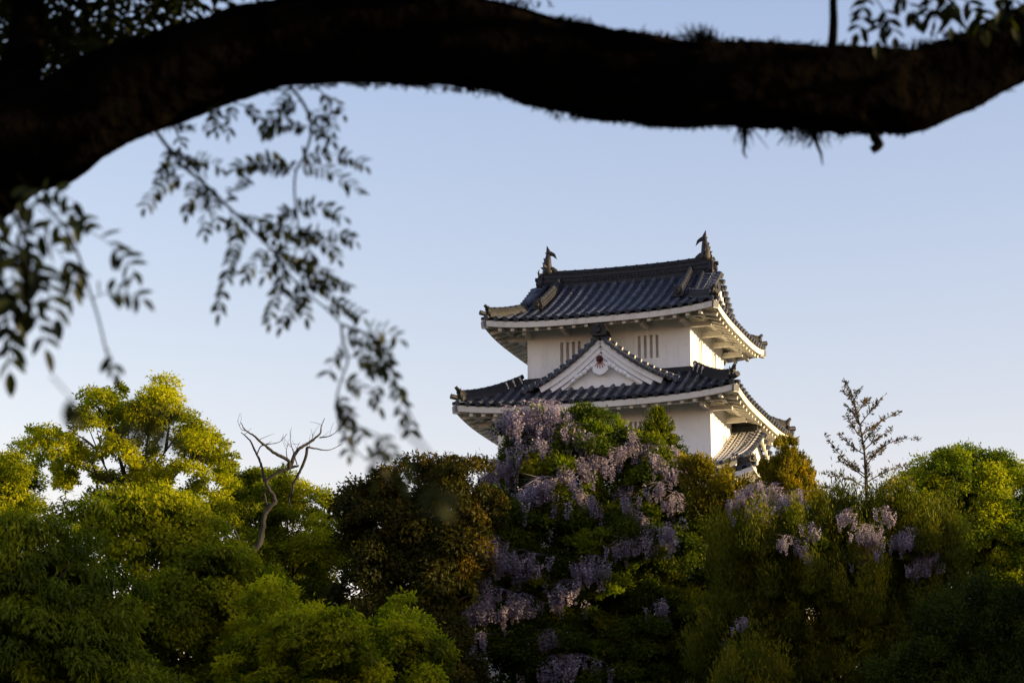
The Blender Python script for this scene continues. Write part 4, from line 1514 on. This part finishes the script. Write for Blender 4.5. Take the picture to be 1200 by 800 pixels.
cx = [c[0] for c in lc]
for k in range(1500):
    x = rr.uniform(20, 1200)
    y, r = np.interp(x, cx, [c[1] for c in lc]), np.interp(x, cx, [c[2] for c in lc])
    sg = rr.choice((-1, 1))
    hair(x, y + sg * r * .98, rr.gauss(0, .5), sg * rr.uniform(.4, 1), abs(rr.gauss(0, 4)) + 2, .002)
for (x0, y0, n, sg, ln, sp) in ((822, 46, 70, -1, 20, 8), (1052, 60, 40, -1, 14, 10), (1082, 54, 40, -1, 12, 6), (660, 22, 60, -1, 9, 16), (590, 5, 70, -1, 12, 25), (560, 0, 50, -1, 8, 18), (905, 50, 30, -1, 8, 14), (872, 146, 22, 1, 30, 3), (925, 152, 16, 1, 20, 6), (952, 153, 60, 1, 22, 8),
                              (982, 155, 12, 1, 16, 4), (650, 128, 60, 1, 10, 14), (690, 138, 60, 1, 9, 16), (215, 150, 30, 1, 10, 10), (500, 100, 40, 1, 6, 20), (770, 148, 40, 1, 7, 16), (1120, 40, 40, -1, 8, 12), (560, 108, 40, 1, 6, 18)):
    for k in range(n):
        hair(x0 + rr.gauss(0, sp), y0 - sg * 4, rr.gauss(0, .35), sg, ln * rr.uniform(.4, 1.2))
for pl in ([(950, 150), (957, 168), (962, 180), (964, 194)], [(872, 148), (873, 165), (871, 178), (875, 186)]):
    mm.tube([P(x, y, FY - .03) - fb for x, y in pl], [.006, .0045, .003, .001], 5)
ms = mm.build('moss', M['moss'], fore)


# hanging twigs with feather-like leaves
def twig(poly, Y, r, leaves, lf=17, seed=0, extra=0, Y1=None):
    """poly: photo pixels of the twig; leaves: (x, y, dx, dy, length) rachis starts; lf leaflet length in pixels"""
    rr = random.Random(seed)
    n = len(poly)
    Y1 = Y if Y1 is None else Y1
    ys_ = [Y + (Y1 - Y) * k / (n - 1) for k in range(n)]
    w = MB()
    pth = catmull([tuple(P(x, y, yy) - fb) for (x, y), yy in zip(poly, ys_)], 5)
    w.tube(pth, list(np.linspace(r, r * .4, len(pth))), 6)
    lv = list(leaves)
    for k in range(extra):
        i = rr.randrange(0, n - 1)
        t = rr.random()
        x, y = poly[i][0] + (poly[i + 1][0] - poly[i][0]) * t, poly[i][1] + (poly[i + 1][1] - poly[i][1]) * t
        a = rr.uniform(0, math.pi * 2)
        lv.append((x, y, math.cos(a), abs(math.sin(a)) * .8 - .2, rr.uniform(2.2, 4.2) * lf))
    pos, ax, nr, L, Wd, T = [], [], [], [], [], []
    for (x, y, dx, dy, ln) in lv:
        j = min(range(n), key=lambda k: (poly[k][0] - x) ** 2 + (poly[k][1] - y) ** 2)
        y0 = ys_[j]
        q = math.hypot(dx, dy)
        dx, dy = dx / q, dy / q
        curve = []
        vx, vy = dx, dy
        cx_, cy_ = x, y
        m_ = max(4, int(ln / (lf * .42)))
        dz = rr.uniform(-.35, .35)
        for k in range(m_ + 1):
            curve.append(P(cx_, cy_, y0 + dz * k / m_ * ln * mpp(y0)) - fb)
            cx_ += vx * ln / m_
            cy_ += vy * ln / m_
            vy += 1.15 / m_
            q = math.hypot(vx, vy)
            vx, vy = vx / q, vy / q
        w.tube(curve, list(np.linspace(r * .35, r * .15, m_ + 1)), 4)
        tw_ = rr.uniform(-.6, .6)
        for k in range(1, m_ + 1):
            d = (curve[k] - curve[k - 1]).normalized()
            view = Vector((0, 1, 0))
            sd_ = d.cross(view).normalized()
            sd_ = (sd_ * math.cos(tw_) + view * math.sin(tw_)).normalized()
            for sg in ((-1, 1) if k < m_ else (0,)):
                if rr.random() < .16:
                    continue
                pos.append(curve[k])
                ax.append(sd_ * sg * .9 + d * (.45 if sg else 1) + Vector((rr.gauss(0, .15), rr.gauss(0, .25), -.42 + rr.gauss(0, .12))))
                nr.append(Vector((rr.gauss(0, .35), -.75, .65 + rr.gauss(0, .35))))
                L.append(lf * mpp(y0) * rr.uniform(.8, 1.15))
                Wd.append(lf * mpp(y0) * rr.uniform(.36, .48))
                T.append(rr.uniform(.1, 1))
    o = w.build('twig', M['fore_bark'], fore)
    if pos:
        N = len(pos)
        pos, ax, nr = [np.array([tuple(p) for p in q_]) for q_ in (pos, ax, nr)]
        round_leaf('leaves', pos, ax, nr, np.array(L), np.array(Wd), np.array(T), FORE, o)
    return o


def round_leaf(name, pos, axis, nrm, L, Wd, tint, mat, parent):
    """oval leaflets, eight corners each"""
    N = len(pos)
    axis = axis / (np.linalg.norm(axis, axis=1)[:, None] + 1e-9)
    side = np.cross(axis, nrm)
    side /= np.linalg.norm(side, axis=1)[:, None] + 1e-9
    upv = np.cross(side, axis)
    shp = [(0, 0), (.18, .36), (.45, .5), (.75, .36), (1, 0), (.75, -.36), (.45, -.5), (.18, -.36)]
    v = np.empty((N, 8, 3), np.float32)
    for i, (a, b) in enumerate(shp):
        v[:, i] = pos + axis * (L * a)[:, None] + side * (Wd * b)[:, None] + upv * (abs(b) * Wd * .35 - a * a * L * .12)[:, None]
    me = bpy.data.meshes.new(name)
    me.vertices.add(8 * N)
    me.polygons.add(2 * N)
    base_i = (np.arange(N) * 8)[:, None]
    quads = np.concatenate([base_i + np.array([[0, 1, 2, 3, 4]]), base_i + np.array([[0, 4, 5, 6, 7]])], 1)
    me.vertices.foreach_set("co", v.ravel())
    me.loops.add(10 * N)
    me.loops.foreach_set("vertex_index", quads.ravel().astype(np.int32))
    me.polygons.foreach_set("loop_start", np.arange(0, 10 * N, 5, dtype=np.int32))
    me.polygons.foreach_set("loop_total", np.full(2 * N, 5, np.int32))
    at = me.attributes.new("tint", 'FLOAT', 'FACE')
    at.data.foreach_set("value", np.repeat(np.clip(tint, 0, 1), 2).astype(np.float32))
    me.materials.append(mat)
    me.update(calc_edges=True)
    return link(bpy.data.objects.new(name, me), parent)


twig([(180, 150), (212, 192), (238, 214), (265, 240), (292, 266), (316, 290), (336, 318), (356, 340), (380, 360), (400, 380)], 4.0, .0032,
     [(216, 205, -1, .3, 62), (232, 208, -.5, 1, 45), (236, 212, .1, 1, 62), (240, 214, .5, 1, 50), (225, 200, -1, -.3, 40), (262, 240, .6, -1, 80), (268, 242, .3, 1, 40), (276, 250, 1, .2, 55), (288, 262, -.5, 1, 110),
      (300, 274, 1, -.4, 60), (316, 292, 1, .1, 62), (318, 292, -1, .5, 46), (332, 312, 1, -.3, 66), (336, 318, -.5, .9, 64), (345, 328, .5, 1, 46), (356, 340, 1, -.6, 60), (362, 345, -1, .6, 50), (380, 360, 1, -.2, 50), (210, 188, 1, -.3, 52),
      (322, 300, .4, 1, 52), (348, 330, 1, .0, 60)], 15, 1)
twig([(190, 165), (206, 180), (226, 196), (240, 214)], 4.15, .0028, [(205, 178, 1, .2, 40), (198, 172, -.4, 1, 30)], 14, 2)
twig([(340, 100), (358, 126), (365, 152), (357, 182), (347, 200), (345, 225), (348, 252), (350, 280), (342, 308)], 4.1, .0030,
     [(358, 128, 1, .6, 50), (352, 118, -1, .4, 62), (345, 108, -1, .7, 60), (364, 150, -1, -.4, 52), (352, 188, 1, -.45, 80), (350, 196, 1, -.05, 84), (346, 200, -1, -.6, 76), (340, 205, -1, -.7, 66), (345, 248, 1, -.4, 62), (346, 246, -1, .1, 46),
      (349, 270, 1, .2, 60), (348, 280, 1, -.5, 72), (346, 290, -1, .4, 50), (348, 262, .6, 1, 54), (347, 240, -.6, 1, 46), (344, 300, 1, .5, 60), (362, 140, .9, .9, 36)], 15, 3)
twig([(368, 98), (380, 112), (386, 124)], 4.3, .0018, [(376, 106, .5, 1, 50), (384, 112, .9, .6, 30)], 12, 4)
twig([(262, 115), (280, 122), (300, 128)], 4.2, .002, [(275, 120, -.3, 1, 36), (285, 122, .8, .5, 44), (262, 116, -.8, 1, 40), (250, 120, .2, 1, 34)], 13, 5)
twig([(400, 380), (402, 400), (408, 420), (400, 445), (394, 470), (398, 500), (410, 520), (430, 540)], 3.75, .0022,
     [(402, 396, 1, -.1, 62), (402, 400, -.6, .9, 46), (406, 418, 1, .0, 60), (400, 445, 1, .2, 56), (396, 474, .8, .6, 60), (398, 490, .4, 1, 44), (396, 460, .5, 1, 50)], 16, 6)
twig([(400, 380), (430, 392), (452, 412), (462, 440), (470, 465), (482, 486), (492, 510)], 3.7, .0022,
     [(425, 390, 1, -.3, 46), (430, 392, .2, 1, 44), (452, 414, -.3, 1, 48), (462, 440, .3, 1, 50), (476, 478, .3, 1, 34), (440, 400, .6, .8, 48)], 17, 7)
twig([(20, 205), (52, 240), (76, 266), (92, 300), (104, 338), (115, 372), (124, 410), (130, 440)], 3.5, .0026,
     [(60, 250, 1, -.1, 60), (76, 264, 1, .15, 100), (40, 226, 1, -.2, 50), (96, 310, -.5, 1, 40), (108, 350, 1, -.5, 62), (120, 400, .6, .9, 40)], 24, 8, 0, 3.0)
twig([(-40, 190), (0, 230), (22, 262), (36, 300), (30, 340), (20, 380), (12, 420)], 3.2, .003,
     [(0, 230, 1, .1, 90), (10, 246, .6, 1, 110), (28, 276, -.3, 1, 90), (22, 262, .9, .4, 100), (36, 300, .6, .9, 80), (32, 320, -.5, 1, 80), (28, 344, .6, 1, 70), (20, 376, -.2, 1, 60), (0, 238, -.2, 1, 120), (-6, 270, .5, 1, 90), (-14, 250, .3, 1, 120)], 30, 9)
twig([(150, 470), (172, 490), (168, 520), (160, 552), (128, 580)], 1.35, .0016, [(160, 480, 1, .3, 50), (165, 488, -.6, .8, 34)], 34, 10)
twig([(60, 440), (86, 468), (98, 476)], 2.0, .0008, [(80, 462, .6, .7, 24)], 26, 11)
twig([(470, 500), (500, 530), (512, 570), (510, 620)], 1.5, .0014, [(508, 560, .2, 1, 34)], 30, 12)
twig([(420, 500), (446, 512), (466, 530), (470, 552)], 2.9, .0012, [(436, 506, .8, .7, 44), (452, 516, -.3, 1, 46), (466, 534, .3, 1, 30)], 22, 13)
# leaves hanging in at the upper right and beside the shoot
twig([(985, -60), (1010, -20), (1030, 4), (1040, 24)], 4.2, .0022, [(1020, -8, -.5, 1, 50), (1030, 4, .7, 1, 44), (1036, 14, -.3, 1, 34), (1008, -14, .1, 1, 46), (1040, 0, 1, .3, 40), (1035, -20, 1, .5, 60)], 22, 14)
twig([(1060, -70), (1090, -30), (1118, -6), (1150, 8)], 4.3, .0022, [(1090, -26, .1, 1, 50), (1104, -14, .3, 1, 46), (1120, -4, -.2, 1, 34), (1126, -6, .8, .8, 44), (1146, 4, .5, 1, 34), (1100, -18, -.5, 1, 40), (1160, -10, .7, .7, 50), (1180, -20, .4, 1, 40)], 24, 15)
twig([(205, 150), (212, 166), (220, 176)], 4.4, .002, [(208, 156, .3, 1, 22)], 14, 16)

# leafy crown above the limb: the part that shows at the upper left, and the unseen canopy overhead that shades the limb
def canopy(n, pxr, pyr, yr, lf, seed, dens=None):
    r_ = np.random.default_rng(seed)
    cl = [(r_.uniform(*pxr), r_.uniform(*pyr), r_.uniform(*yr)) for _ in range(n)]
    if dens:
        cl = [c for c in cl if dens(c[0], c[1])]
    pos, ax, nr, L, Wd, T = [], [], [], [], [], []
    for x, y, Y in cl:
        c = np.array(tuple(P(x, y, Y) - fb))
        k = 12
        d = unit(1)[0]
        d[2] = -abs(d[2]) * .6
        t = np.linspace(0, 1, k)
        q = c + d[None] * (t * .16)[:, None] + np.stack([0 * t, 0 * t, -.05 * t * t], 1)
        sd_ = np.cross(d, [0, 0, 1.])
        sd_ /= np.linalg.norm(sd_) + 1e-6
        for i in range(k):
            pos.append(q[i])
            ax.append(sd_ * (1 if i % 2 else -1) + d * .4 + np.array([0, 0, -.4]) + r_.normal(size=3) * .2)
            nr.append(np.array([0, -.5, .8]) + r_.normal(size=3) * .4)
            L.append(lf * r_.uniform(.8, 1.2))
            Wd.append(lf * .45 * r_.uniform(.8, 1.2))
            T.append(r_.uniform(0, 1))
    return [np.array(a) for a in (pos, ax, nr, L, Wd, T)]


A_ = canopy(320, (-60, 240), (-80, 95), (4.8, 5.6), .036, 3, lambda x, y: y < 96 - .36 * x - 10 * math.sin(x * .09) and not (150 < x < 250 and y > 30))
B_ = canopy(4200, (-900, 2300), (-1700, -60), (3.4, 7.5), .075, 4, lambda x, y: y < -150 - 40 * math.sin(x * .011) or (x < -70 and y < 60))
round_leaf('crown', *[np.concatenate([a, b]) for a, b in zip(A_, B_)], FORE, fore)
